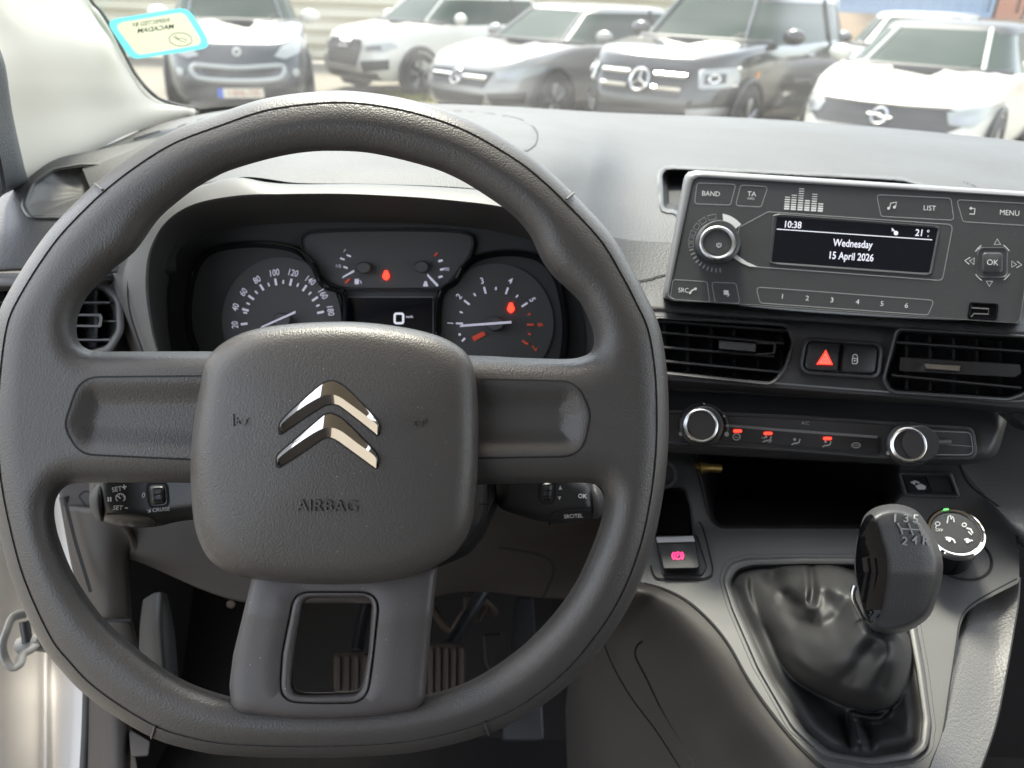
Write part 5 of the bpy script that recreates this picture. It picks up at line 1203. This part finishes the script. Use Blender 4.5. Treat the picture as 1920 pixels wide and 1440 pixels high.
tg = t_.nodes.new('ShaderNodeTexCoord'); mp = t_.nodes.new('ShaderNodeMapping'); mp.inputs['Scale'].default_value = (3.0, 9.0, 9.0); mp.inputs['Rotation'].default_value = (0, .35, .2)
nz = t_.nodes.new('ShaderNodeTexNoise'); nz.inputs['Scale'].default_value = 1.6; nz.inputs['Detail'].default_value = 6
mr = t_.nodes.new('ShaderNodeMapRange'); mr.inputs[1].default_value = .35; mr.inputs[2].default_value = .70; mr.inputs[3].default_value = GLASSDUST * .6; mr.inputs[4].default_value = GLASSDUST * 1.7
t_.links.new(tg.outputs['Object'], mp.inputs['Vector']); t_.links.new(mp.outputs[0], nz.inputs['Vector']); t_.links.new(nz.outputs[0], mr.inputs[0]); t_.links.new(mr.outputs[0], m2_.inputs[0])
t_.links.new(ml.outputs[0], m1_.inputs[0]); t_.links.new(tr.outputs[0], m1_.inputs[1]); t_.links.new(gs.outputs[0], m1_.inputs[2])
t_.links.new(m1_.outputs[0], m2_.inputs[1]); t_.links.new(tl.outputs[0], m2_.inputs[2]); t_.links.new(m2_.outputs[0], out.inputs[0])
wbase = [P(*q) for q in cr([(250,235,.99),(368,205,1.065),(500,198,1.13),(700,190,1.185),(900,195,1.21),(1110,207,1.235),(1400,219,1.215),(1650,236,1.16),(1950,266,1.07),(2250,305,.96)], 4, False)]
dl_ = [p + Vector((0, .012, -.008)) for p in wbase]
loops('underdash_light_block', [dl_, [Vector((p.x, p.y - .02, p.z - .05)) for p in wbase], [Vector((p.x, 1.13, 1.0)) for p in wbase]], M['carpet'], van, False, False, 60, closed=False)  # added dark skirt, stops windscreen light leaking in behind the dash
wtop = []
for i, p in enumerate(wbase):
    s = i / (len(wbase) - 1)
    wtop.append(Vector((-.46 + 1.74 * s, .60 + .06 * math.sin(s * math.pi), ZR - .02)))
wsr = [[a * (1 - k) + b * k for a, b in zip(wbase, wtop)] for k in (0, .2, .4, .6, .8, 1)]
ws = loops('windscreen', wsr, gm, None, False, False, 60, closed=False)
tag(ws, 'large raked windscreen glass with faint haze above the dashboard', 'windscreen')
# sticker on the inside of the glass
def ws_hit(px, py):
    d_ = _f + _r * ((px - 960) / F) + _u * ((720 - py) / F)
    p0 = wbase[2] * 1.0; a = wbase[10] - wbase[2]; b = wtop[4] - wbase[2]; n = a.cross(b)
    t = (p0 - CAM).dot(n) / d_.dot(n); return CAM + d_ * t
_p = [ws_hit(*q) for q in ((220, 40), (390, 60), (300, 110))]
pst = Plane((0,0,1),(1,0,1),(0,1,1)); pst.o = _p[0]; pst.n = (_p[1] - _p[0]).cross(_p[2] - _p[0]).normalized()
if pst.n.dot(CAM - pst.o) < 0: pst.n = -pst.n
def thin(nm, col):
    m = bpy.data.materials.new(nm); m.use_nodes = True; t = m.node_tree; t.nodes.clear(); o = t.nodes.new('ShaderNodeOutputMaterial')
    a = t.nodes.new('ShaderNodeBsdfDiffuse'); b = t.nodes.new('ShaderNodeBsdfTranslucent'); x = t.nodes.new('ShaderNodeMixShader'); x.inputs[0].default_value = .6
    for q in (a, b): q.inputs[0].default_value = (*col, 1)
    t.links.new(a.outputs[0], x.inputs[1]); t.links.new(b.outputs[0], x.inputs[2]); t.links.new(x.outputs[0], o.inputs[0]); return m
M['cyan'] = thin('cyan_sticker', (.10, .38, .42)); M['paper'] = thin('cream_sticker', (.34, .35, .26)); M['inkg'] = mat('pale_ink', (.10, .14, .13), .6)
M['cyanp'] = mat('clear_film', (.55, .60, .60), .3)
st = thing('windscreen_sticker', 'cyan bordered cream inspection sticker seen from behind on the windscreen', 'sticker', pst.w(300, 62))
ring('border', rpoly([(197,38,14),(352,13,30),(400,89,16),(246,112,26)], 12, 8), rpoly([(212,44,12),(345,22,20),(383,83,12),(258,104,18)], 10, 8), pst, [(0, .0067), (1, .0067)], M['cyan'], st)
slab('paper', rpoly([(212,44,12),(345,22,20),(383,83,12),(258,104,18)], 10, 8), pst, [(0, .0069)], M['paper'], st)
k = Marks(lambda x, y: pst.w(x, y, .0073))
k.text('INSPECTED BY', 283, 42.5, 7.4, -8, -.2, sx=1.05, mirror=True, bold=.012).text('MACADAM', 292, 54, 8.4, -7.5, -.2, sx=1.15, mirror=True, bold=.02)
k.line(ell(338.5, 74, 21.5, 12.5, 30, R(4)), 1.3, True).line([(325,69),(341,78),(348,79),(350,75),(340,71),(334,73),(328,67)], 1.2, True)
k.done('print', M['inkg'], st)
# ================================================================== the yard outside
def gmat(name, c1, c2, sc=6.0, rough=.9):
    m = bpy.data.materials.new(name); m.use_nodes = True; t = m.node_tree; b = t.nodes['Principled BSDF']; b.inputs['Roughness'].default_value = rough
    tc = t.nodes.new('ShaderNodeTexCoord'); n1 = t.nodes.new('ShaderNodeTexNoise'); n1.inputs['Scale'].default_value = sc; n1.inputs['Detail'].default_value = 8
    n1.inputs['Roughness'].default_value = .7
    mx = t.nodes.new('ShaderNodeMix'); mx.data_type = 'RGBA'; mx.inputs['A'].default_value = (*c1, 1); mx.inputs['B'].default_value = (*c2, 1)
    t.links.new(tc.outputs['Object'], n1.inputs['Vector']); t.links.new(n1.outputs[0], mx.inputs['Factor']); t.links.new(mx.outputs['Result'], b.inputs['Base Color'])
    return m
M['yard'] = gmat('yard_concrete', (.12, .11, .09), (.20, .18, .14), 1.4)
gr = mesh('ground', [(-400, -400, 0), (400, -400, 0), (400, 400, 0), (-400, 400, 0)], [(0, 1, 2, 3)], M['yard']); gr['kind'] = 'structure'
M['weeds'] = gmat('yellow_weeds', (.24, .22, .03), (.15, .17, .03), 9)
V, Fc = [], []
for i in range(900):
    c = ground(830 + random.gauss(0, 55), 183 + random.gauss(0, 6)); h = random.uniform(.03, .10); a = random.uniform(0, 6.3); b = len(V)
    dx, dy = math.cos(a) * .05, math.sin(a) * .05
    V += [(c.x - dx, c.y - dy, 0), (c.x + dx, c.y + dy, 0), (c.x + dx * .2 + dy * .5, c.y + dy * .2 - dx * .5, h)]; Fc.append((b, b + 1, b + 2))
ws_ = mesh('weeds', V, Fc, M['weeds']); ws_['kind'] = 'stuff'
# corrugated wall behind the cars
M['wall'] = gmat('beige_corrugated_steel', (.52, .48, .37), (.62, .57, .45), .8, .55)
V, Fc = [], []; n_ = 0
prof_ = [(0, 0), (.07, 0), (.085, .14), (.22, .14), (.255, 0)]
zs = []
z = 0.05
while z < 3.4:
    for a, b in prof_: zs.append((z + a, b))
    z += .27
for x in np.linspace(-16, 6.5, 24):
    for zz, off in zs: V.append((x, 18.2 - off + .02 * math.sin(x * 1.7), zz))
m_ = len(zs)
for i in range(23):
    for k in range(m_ - 1): Fc.append((i * m_ + k, (i + 1) * m_ + k, (i + 1) * m_ + k + 1, i * m_ + k + 1))
wl_ = thing('corrugated_wall', 'long beige wall of horizontal corrugated steel behind the parked cars', 'wall', (-5, 18.2, 0))
o = mesh('cladding', V, Fc, M['wall'], wl_, smooth=False)
def box(name, a, b, m, par):
    (x0, y0, z0), (x1, y1, z1) = a, b
    V = [(x, y, z) for x in (x0, x1) for y in (y0, y1) for z in (z0, z1)]
    return mesh(name, V, [(0,1,3,2),(4,6,7,5),(0,4,5,1),(2,3,7,6),(0,2,6,4),(1,5,7,3)], m, par, smooth=False)
box('capping', (-16.1, 18.0, 3.4), (6.6, 18.3, 3.5), M['wall'], wl_)
# raised bank with containers at the right
M['bank'] = gmat('brown_bank', (.17, .12, .08), (.25, .18, .12), .7)
bk = mesh('terrain', [(7, 23, 0), (34, 16, 0), (34, 18, 1.34), (7, 25, 1.34), (34, 60, 1.34), (7, 60, 1.34)], [(0, 1, 2, 3), (3, 2, 4, 5)], M['bank'], smooth=False); bk['kind'] = 'structure'
def container(label, x, y, rz, ln, col):
    t = thing('shipping_container', label, 'container', (x, y, 1.34), rz, 'shipping containers on the bank', local=True)
    m = mat('container_paint', col, .5, vary=.05)
    V, Fc = [], []; xs = np.arange(0, ln, .09)
    for i, xx in enumerate(xs):
        off = .045 if (i // 2) % 2 else 0
        V += [(xx, off, .15), (xx, off, 2.5)]
    for i in range(len(xs) - 1): Fc.append((2 * i, 2 * i + 2, 2 * i + 3, 2 * i + 1))
    mesh('side', V, Fc, m, t, smooth=False)
    box('frame', (-.1, -.04, 0), (ln + .1, 2.4, .15), m, t); box('roof', (-.1, -.04, 2.5), (ln + .1, 2.4, 2.6), m, t)
    for xx in (-.1, ln): box('post', (xx, -.04, .15), (xx + .1, .12, 2.5), m, t)
    box('back', (0, .14, .15), (ln, 2.38, 2.5), m, t)
container('pale blue corrugated container on the bank behind the black car', 9.2, 25.2, R(-14), 3.9, (.24, .33, .46))
container('rusty red container end between the blue and the white container', 13.25, 24.15, R(-14), .45, (.42, .18, .11))
container('white container at the far right of the bank', 13.95, 23.95, R(-14), 6.0, (.62, .60, .53))

# ------------------------------------------------------------------ cars
M['tyre'] = mat('tyre_rubber', (.025, .025, .026), .8); M['alloy'] = mat('alloy_wheel', (.35, .35, .36), .35, metal=.8)
M['cglass'] = mat('car_glass', (.035, .050, .043), .03, spec=.06); M['cblack'] = mat('car_black_trim', (.02, .02, .022), .45)
M['lampg'] = mat('headlamp_glass', (.34, .35, .34), .15, coat=.3); M['orange'] = mat('indicator_orange', (.6, .22, .04), .3)
M['plate'] = mat('plate_white', (.66, .62, .52), .5); M['plateblue'] = mat('plate_blue', (.04, .12, .55), .5); M['platered'] = mat('plate_red', (.42, .08, .06), .5)
def sp(v, e): return math.copysign(abs(v) ** e, v)
def car(label, cat, nose, phi, paint, L=4.3, W=1.8, H=1.5, hood=(.74, .98), cowl=1.10, belt=1.0, roofx=(1.75, .6), front=None, roofmat=None, mirror=None, zb=.24, wheel_r=.33, name='parked_car'):
    heading = math.atan2(-math.cos(phi), -math.sin(phi))
    t = thing(name, label, cat, (nose[0], nose[1], 0), heading, 'cars parked in the yard', local=True)
    e = 2 / 5.2
    def zedge(x):
        return float(np.interp(-x, [0, .12, .45, cowl, cowl + .8, L - .3, L], [hood[0] - .04, hood[0], (hood[0] * .55 + hood[1] * .45), hood[1], belt, belt + .03, belt]))
    def outl(th, v):
        s = float(np.interp(v, [0, .1, .3, .6, .85, .95, 1], [.93, .975, 1.0, .995, .975, .96, .935]))
        x = -L / 2 + (L / 2) * sp(math.cos(th), e) * (1 - (1 - s) * .5); y = (W / 2) * sp(math.sin(th), 2 / 4.4) * s
        x -= .10 * max(0, v - .55) / .45 * (1 if math.cos(th) > 0 else 0) * abs(math.cos(th)) + .0
        ze = zedge(x); return x, y, zb + (ze - zb) * v
    N = 132; dn = np.linspace(0, 2 * math.pi, 6001); cv = np.array([outl(a, .5)[:2] for a in dn])
    al = np.concatenate([[0], np.cumsum(np.hypot(*np.diff(cv, axis=0).T))]); TH = list(np.interp(np.linspace(0, al[-1], N, endpoint=False), al, dn))
    Ls = [[outl(a, v) for a in TH] for v in (0, .04, .1, .2, .3, .45, .6, .75, .85, .92, .96, .985, 1)]
    top = Ls[-1]
    for s, h in ((.96, .015), (.85, .032), (.6, .040), (.3, .043)):
        xs_ = [-L / 2 + (x + L / 2) * (1 - (1 - s) * .25) for x, y, z in top]
        Ls.append([(xx, y * s, max(z, zedge(xx) - .01) + h * (1 if xx > -cowl else .4)) for xx, (x, y, z) in zip(xs_, top)])
    body = loops('body', Ls, paint, t, True, True, 50)
    # greenhouse
    x0, x1 = cowl - .05, L - .22; r0, r1 = roofx[0], L - roofx[1]
    def gh(th, q):
        a0 = (x1 - x0) / 2; a1 = (r1 - r0) / 2; ca, cb_ = -(x0 + x1) / 2, -(r0 + r1) / 2
        k = q ** 1.0; a = a0 * (1 - k) + a1 * k; c = ca * (1 - k) + cb_ * k
        wd = (W * .47) * (1 - k) + (W * .345) * k
        return c + a * sp(math.cos(th), 2 / 6), wd * sp(math.sin(th), 2 / 7), (belt - .03) * (1 - q) + (H - .06) * q
    glass = loops('window_glass', [[gh(a, q) for a in TH] for q in (0, .25, .5, .75, .95)], M['cglass'], t, False, False, 50)
    rm_ = roofmat or paint
    lowq = [gh(a, .085) for a in np.linspace(-1.0, 1.0, 41)]
    tube('cowl_trim', [(x + .02, y, z) for x, y, z in lowq], .055, M['cblack'], t, 8, flat=.7)
    for s_ in (-1, 1): tube('wiper', [gh(.16 * s_ - .1, .10), gh(.30 * s_ - .16, .24), gh(.55 * s_ - .2, .30)], .010, M['cblack'], t, 6)
    lr = [[gh(a, q) for a in TH] for q in (.90, .97, 1.0)]
    for s, h in ((.97, .018), (.9, .036), (.7, .052), (.3, .06)): lr.append([(-(r0 + r1) / 2 + (x + (r0 + r1) / 2) * s, y * s, z + h) for x, y, z in lr[2]])
    lr = [[(x * 1.002, y * 1.015, z) for x, y, z in l] for l in lr]
    loops('roof', lr, rm_, t, False, True, 60)
    for sg in (1, -1):
        for th, rr_, mm in ((.30, .035, paint), (1.62, .035, M['cblack']), (2.80, .05, paint)):
            tube('pillar', [gh(th * sg, q) for q in np.linspace(-.02, .97, 6)], rr_, mm, t, 8, flat=.6)
        mm = mirror or paint
        mx, my = -(cowl + .42), sg * (W / 2 + .06)
        mo = loops('mirror', [[(mx + .02 - .14 * u, my + .13 * math.sqrt(1 - (2 * u - 1) ** 2 + .02) * math.cos(a), belt + .10 + .085 * math.sqrt(1 - (2 * u - 1) ** 2 + .02) * math.sin(a)) for a in [2 * math.pi * k / 16 for k in range(16)]] for u in np.linspace(0, 1, 7)], mm, t, True, True, 60)
        # wheels with arches
        for xw in (-.86, -.86 - L * .61):
            wh = lathe('wheel', Vector((xw, sg * (W / 2 - .19), wheel_r)), (0, sg, 0), [(wheel_r * .55, 0), (wheel_r * .97, 0), (wheel_r, .03), (wheel_r, .17), (wheel_r * .96, .195), (wheel_r * .72, .20), (wheel_r * .70, .17)], M['tyre'], t, 28, cap=False)
            rim_ = lathe('rim', Vector((xw, sg * (W / 2 - .035), wheel_r)), (0, sg, 0), [(wheel_r * .72, .02), (wheel_r * .68, .03), (wheel_r * .64, -.02), (wheel_r * .1, -.03)], M['cblack'], wh, 28)
            for q in range(5):
                an = q * 2 * math.pi / 5 + .3
                for da in (-.13, .13):
                    tube('spoke', [(xw + .05 * math.cos(an), sg * (W / 2 - .012), wheel_r + .05 * math.sin(an)), (xw + wheel_r * .68 * math.cos(an + da), sg * (W / 2 - .010), wheel_r + wheel_r * .68 * math.sin(an + da))], .02, M['alloy'], rim_, 6)
            aa = [R(a) for a in range(-12, 193, 8)]
            tube('arch', [(xw + (wheel_r + .055) * math.cos(a), sg * (W / 2 - .012), wheel_r + (wheel_r + .055) * math.sin(a)) for a in aa], .04, M['cblack'], t, 8, flat=.6)
            loops('arch_well', [[(xw + (wheel_r + .05) * math.cos(a), sg * (W / 2 + .004), max(.05, wheel_r + (wheel_r + .05) * math.sin(a))) for a in [2 * math.pi * k / 32 for k in range(32)]], [(xw + (wheel_r + .03) * math.cos(a), sg * (W / 2 - .02), max(.05, wheel_r + (wheel_r + .03) * math.sin(a))) for a in [2 * math.pi * k / 32 for k in range(32)]]], M['cblack'], t, False, True, 60)
        tube('door_handle', [(-(cowl + 1.25), sg * (W / 2 - .002), belt - .12), (-(cowl + 1.45), sg * (W / 2 - .002), belt - .12)], .018, paint, t, 6)
    # things on the curved nose: y sideways (positive = car's left), z up
    def fp(y, z, off=.012):
        v = .5
        for _ in range(4):
            lo, hi = -1.45, 1.45
            for _k in range(30):
                mid = (lo + hi) / 2
                if outl(mid, v)[1] < y: lo = mid
                else: hi = mid
            x, yy, zz = outl(lo, v); ze = zedge(x); v = min(max((z - zb) / (ze - zb), 0), 1)
        return Vector((x + off, y * (1 + off * .25), z))
    def patch(nm, poly, m, off=.012, par=body):
        p = np.array(poly, float); ys = np.linspace(p[:, 0].min(), p[:, 0].max(), 15); V = []; Fc = []
        for y in ys:
            yy = min(max(y, p[:, 0].min() + 1e-4), p[:, 0].max() - 1e-4); zz = []
            for i in range(len(p)):
                a, b = p[i - 1], p[i]
                if (a[0] - yy) * (b[0] - yy) < 0: zz.append(a[1] + (b[1] - a[1]) * (yy - a[0]) / (b[0] - a[0]))
            if len(zz) < 2: zz = [p[:, 1].mean()] * 2
            for k in range(5): V.append(fp(y, min(zz) + (max(zz) - min(zz)) * k / 4, off))
        for i in range(14):
            for k in range(4): Fc.append((i * 5 + k, (i + 1) * 5 + k, (i + 1) * 5 + k + 1, i * 5 + k + 1))
        return mesh(nm, V, Fc, m, par)
    def wire(nm, pts, r_, m, off=.015, par=body): return tube(nm, [fp(y, z, off) for y, z in pts], r_, m, par, 6)
    def both(f):
        for s in (1, -1): f(s)
    if front: front(patch, wire, fp, both, body)
    return t
def circ(y, z, r_, n=20): return [(y + r_ * math.cos(2 * math.pi * k / n), z + r_ * math.sin(2 * math.pi * k / n)) for k in range(n + 1)]
def paint(nm, col, rough=.25, coat=.5, metal=0.0): return mat(nm, col, rough, metal=metal, coat=coat)

def f_mpv(patch, wire, fp, both, body):
    ring_ = [(-.46,.66),(-.52,.63),(-.50,.56),(-.40,.51),(0,.49),(.40,.51),(.50,.56),(.52,.63),(.46,.66),(0,.635),(-.46,.66)]
    patch('grille_slot', [(-.45,.64),(.45,.64),(.36,.54),(-.36,.54)], M['cblack'], .012)
    wire('grille_ring', cr(ring_, 4, False), .028, M['lampg'], .02)
    wire('emblem', circ(0,.80,.035), .016, M['lampg'], .02)
    both(lambda s: patch('headlight', [(s*.42,.76),(s*.52,.87),(s*.76,.98),(s*.80,.92),(s*.74,.80),(s*.55,.73)], M['lampg'], .02))
    both(lambda s: patch('fog_light', circ(s*.66,.58,.045,14), M['lampg'], .02))
    patch('number_plate', [(-.20,.30),(.26,.30),(.26,.41),(-.20,.41)], M['plate'], .03); patch('plate_strip', [(-.26,.30),(-.20,.30),(-.20,.41),(-.26,.41)][::-1], M['plateblue'], .03)
    k = Marks(lambda x, y: fp(x, y, .036))
    V, Fc = glyphs('1-EHL-735'); k.V = [fp(.03 + vx * .085, .355 + vy * .10, .036) for vx, vy in V]; k.F = Fc
    k.done('plate_lettering', M['platered'], body)
    patch('lower_intake', [(-.55,.25),(.55,.25),(.55,.29),(-.55,.29)], M['cblack'], .012)
def f_suv(patch, wire, fp, both, body):
    hexa = [(-.40,.82),(.40,.82),(.47,.72),(.40,.44),(-.40,.44),(-.47,.72)]
    patch('grille', hexa, M['cblack'], .014); wire('grille_frame', hexa + hexa[:1], .014, M['alloy'], .018)
    for z in (.5, .56, .62, .68): wire('grille_bar', [(-.40, z), (0, z), (.40, z)], .010, M['cblack'], .022)
    for k in range(4): wire('emblem_ring', circ(-.105 + .07 * k, .75, .048), .010, M['chrome'], .03)
    both(lambda s: patch('headlight', [(s*.50,.74),(s*.80,.80),(s*.83,.73),(s*.76,.66),(s*.52,.67)], M['lampg'], .016))
    both(lambda s: patch('lamp_inset', [(s*.55,.72),(s*.72,.75),(s*.74,.70),(s*.56,.69)], M['cblack'], .022))
    both(lambda s: patch('air_intake', [(s*.48,.52),(s*.80,.56),(s*.80,.42),(s*.52,.36)], M['cblack'], .016))
    patch('lower_grille', [(-.8,.26),(.8,.26),(.78,.36),(-.78,.36)], M['cblack'], .014)
def star(wire, y, z, r_, off=.065):
    wire('emblem_ring', circ(y, z, r_), r_ * .14, M['chrome'], off)
    for a in (90, 210, 330): wire('emblem_star', [(y, z), (y + r_ * math.cos(R(a)), z + r_ * math.sin(R(a)))], r_ * .10, M['chrome'], off)
def f_hatch(patch, wire, fp, both, body):
    patch('grille', [(-.52,.68),(.52,.68),(.45,.50),(-.45,.50)], M['cblack'], .014)
    wire('grille_bar', [(-.46,.60),(-.1,.60)], .03, M['chrome'], .02); wire('grille_bar', [(.1,.60),(.46,.60)], .03, M['chrome'], .02)
    star(wire, 0, .60, .082)
    both(lambda s: patch('headlight', [(s*.55,.68),(s*.86,.76),(s*.87,.70),(s*.78,.60),(s*.58,.60)], M['lampg'], .016))
    both(lambda s: patch('lamp_inset', [(s*.60,.65),(s*.75,.69),(s*.75,.63),(s*.61,.62)], M['alloy'], .022))
    both(lambda s: patch('air_intake', [(s*.50,.44),(s*.82,.46),(s*.80,.32),(s*.56,.30)], M['cblack'], .016))
    patch('lower_grille', [(-.45,.28),(.45,.28),(.48,.42),(-.48,.42)], M['cblack'], .014)
def f_big(patch, wire, fp, both, body):
    patch('grille', [(-.54,.90),(.54,.90),(.50,.62),(-.50,.62)], M['cblack'], .014)
    wire('grille_bar', [(-.50,.83),(-.15,.83)], .026, M['chrome'], .022); wire('grille_bar', [(.15,.83),(.50,.83)], .026, M['chrome'], .022)
    wire('grille_bar', [(-.48,.70),(-.15,.70)], .026, M['chrome'], .022); wire('grille_bar', [(.15,.70),(.48,.70)], .026, M['chrome'], .022)
    star(wire, 0, .77, .105, .05)
    both(lambda s: patch('headlight', [(s*.60,.90),(s*.86,.93),(s*.88,.74),(s*.62,.72)], M['lampg'], .018))
    both(lambda s: patch('lamp_inset', [(s*.66,.86),(s*.80,.87),(s*.81,.78),(s*.67,.77)], M['cblack'], .024)); both(lambda s: wire('lamp_ring', circ(s*.735, .82, .035, 12), .012, M['chrome'], .034))
    both(lambda s: wire('lamp_outline', [(s*.61,.89),(s*.85,.92),(s*.86,.75),(s*.63,.73),(s*.61,.89)], .014, M['chrome'], .026))
    both(lambda s: patch('air_intake', [(s*.55,.52),(s*.86,.55),(s*.84,.42),(s*.58,.38)], M['alloy'], .016))
    patch('lower_grille', [(-.5,.30),(.5,.30),(.55,.48),(-.55,.48)], M['cblack'], .014)
    both(lambda s: wire('side_lamp', [(s*.895,.86),(s*.898,.80)], .02, M['orange'], .004))
def f_corsa(patch, wire, fp, both, body):
    patch('vizor', [(-.56,.74),(.56,.74),(.80,.72),(.62,.54),(-.62,.54),(-.80,.72)], M['cblack'], .014)
    wire('chrome_line', [(-.56,.755),(-.2,.745),(.2,.745),(.56,.755)], .014, M['chrome'], .02)
    wire('emblem_ring', circ(0,.64,.068), .012, M['satin'], .035); wire('emblem_bolt', [(-.11,.65),(.012,.648),(-.012,.632),(.11,.63)], .010, M['satin'], .035)
    both(lambda s: patch('headlight', [(s*.54,.72),(s*.86,.79),(s*.86,.72),(s*.76,.60),(s*.58,.62)], M['lampg'], .02))
    both(lambda s: patch('lamp_inset', [(s*.60,.685),(s*.76,.70),(s*.72,.63),(s*.61,.635)], M['alloy'], .026))
    patch('lower_grille', [(-.68,.28),(.68,.28),(.62,.40),(-.62,.40)], M['cblack'], .014)
    both(lambda s: patch('air_intake', [(s*.70,.46),(s*.84,.48),(s*.84,.34),(s*.74,.32)], M['cblack'], .016))
navy = paint('navy_paint', (.034, .038, .046)); white = paint('white_paint', (.62, .60, .54), .3); taupe = paint('taupe_grey_paint', (.26, .25, .235), .3, metal=.3)
black = paint('black_paint', (.018, .018, .018), .15); silver = paint('silver_paint', (.16, .155, .15), .3, metal=.4)
car('dark blue people carrier facing us with smiling chrome grille and number plate', 'car', (-3.38, 9.75), R(-17), navy, L=4.3, W=1.76, H=1.68, hood=(.86, 1.10), cowl=.95, belt=1.06, roofx=(1.5, .4), front=f_mpv, mirror=white)
car('white compact SUV with dark hexagon grille parked by the corrugated wall', 'car', (-2.86, 13.0), R(45), white, L=4.2, W=1.80, H=1.52, hood=(.86, 1.03), cowl=1.15, belt=1.03, front=f_suv)
car('grey hatchback with star badge parked between white SUV and black SUV', 'car', (-.84, 10.2), R(41), taupe, L=4.4, W=1.80, H=1.44, hood=(.74, .96), cowl=1.25, belt=.96, roofx=(1.95, .6), front=f_hatch)
car('black boxy SUV with two chrome grille bars and star badge', 'car', (1.22, 8.75), R(37), black, L=4.6, W=1.84, H=1.66, hood=(.98, 1.12), cowl=1.2, belt=1.10, roofx=(1.75, .3), front=f_big, wheel_r=.36)
car('white hatchback with black front band and black roof nearest the dashboard', 'car', (3.30, 7.55), R(38), white, L=4.06, W=1.77, H=1.44, hood=(.80, .99), cowl=1.08, belt=.98, front=f_corsa, roofmat=M['cblack'])
car('silver grey car mostly hidden between black SUV and white hatchback', 'car', (4.75, 11.3), R(36), silver, L=4.2, W=1.78, H=1.50, hood=(.78, 1.0), cowl=1.15, belt=1.0, front=f_hatch)
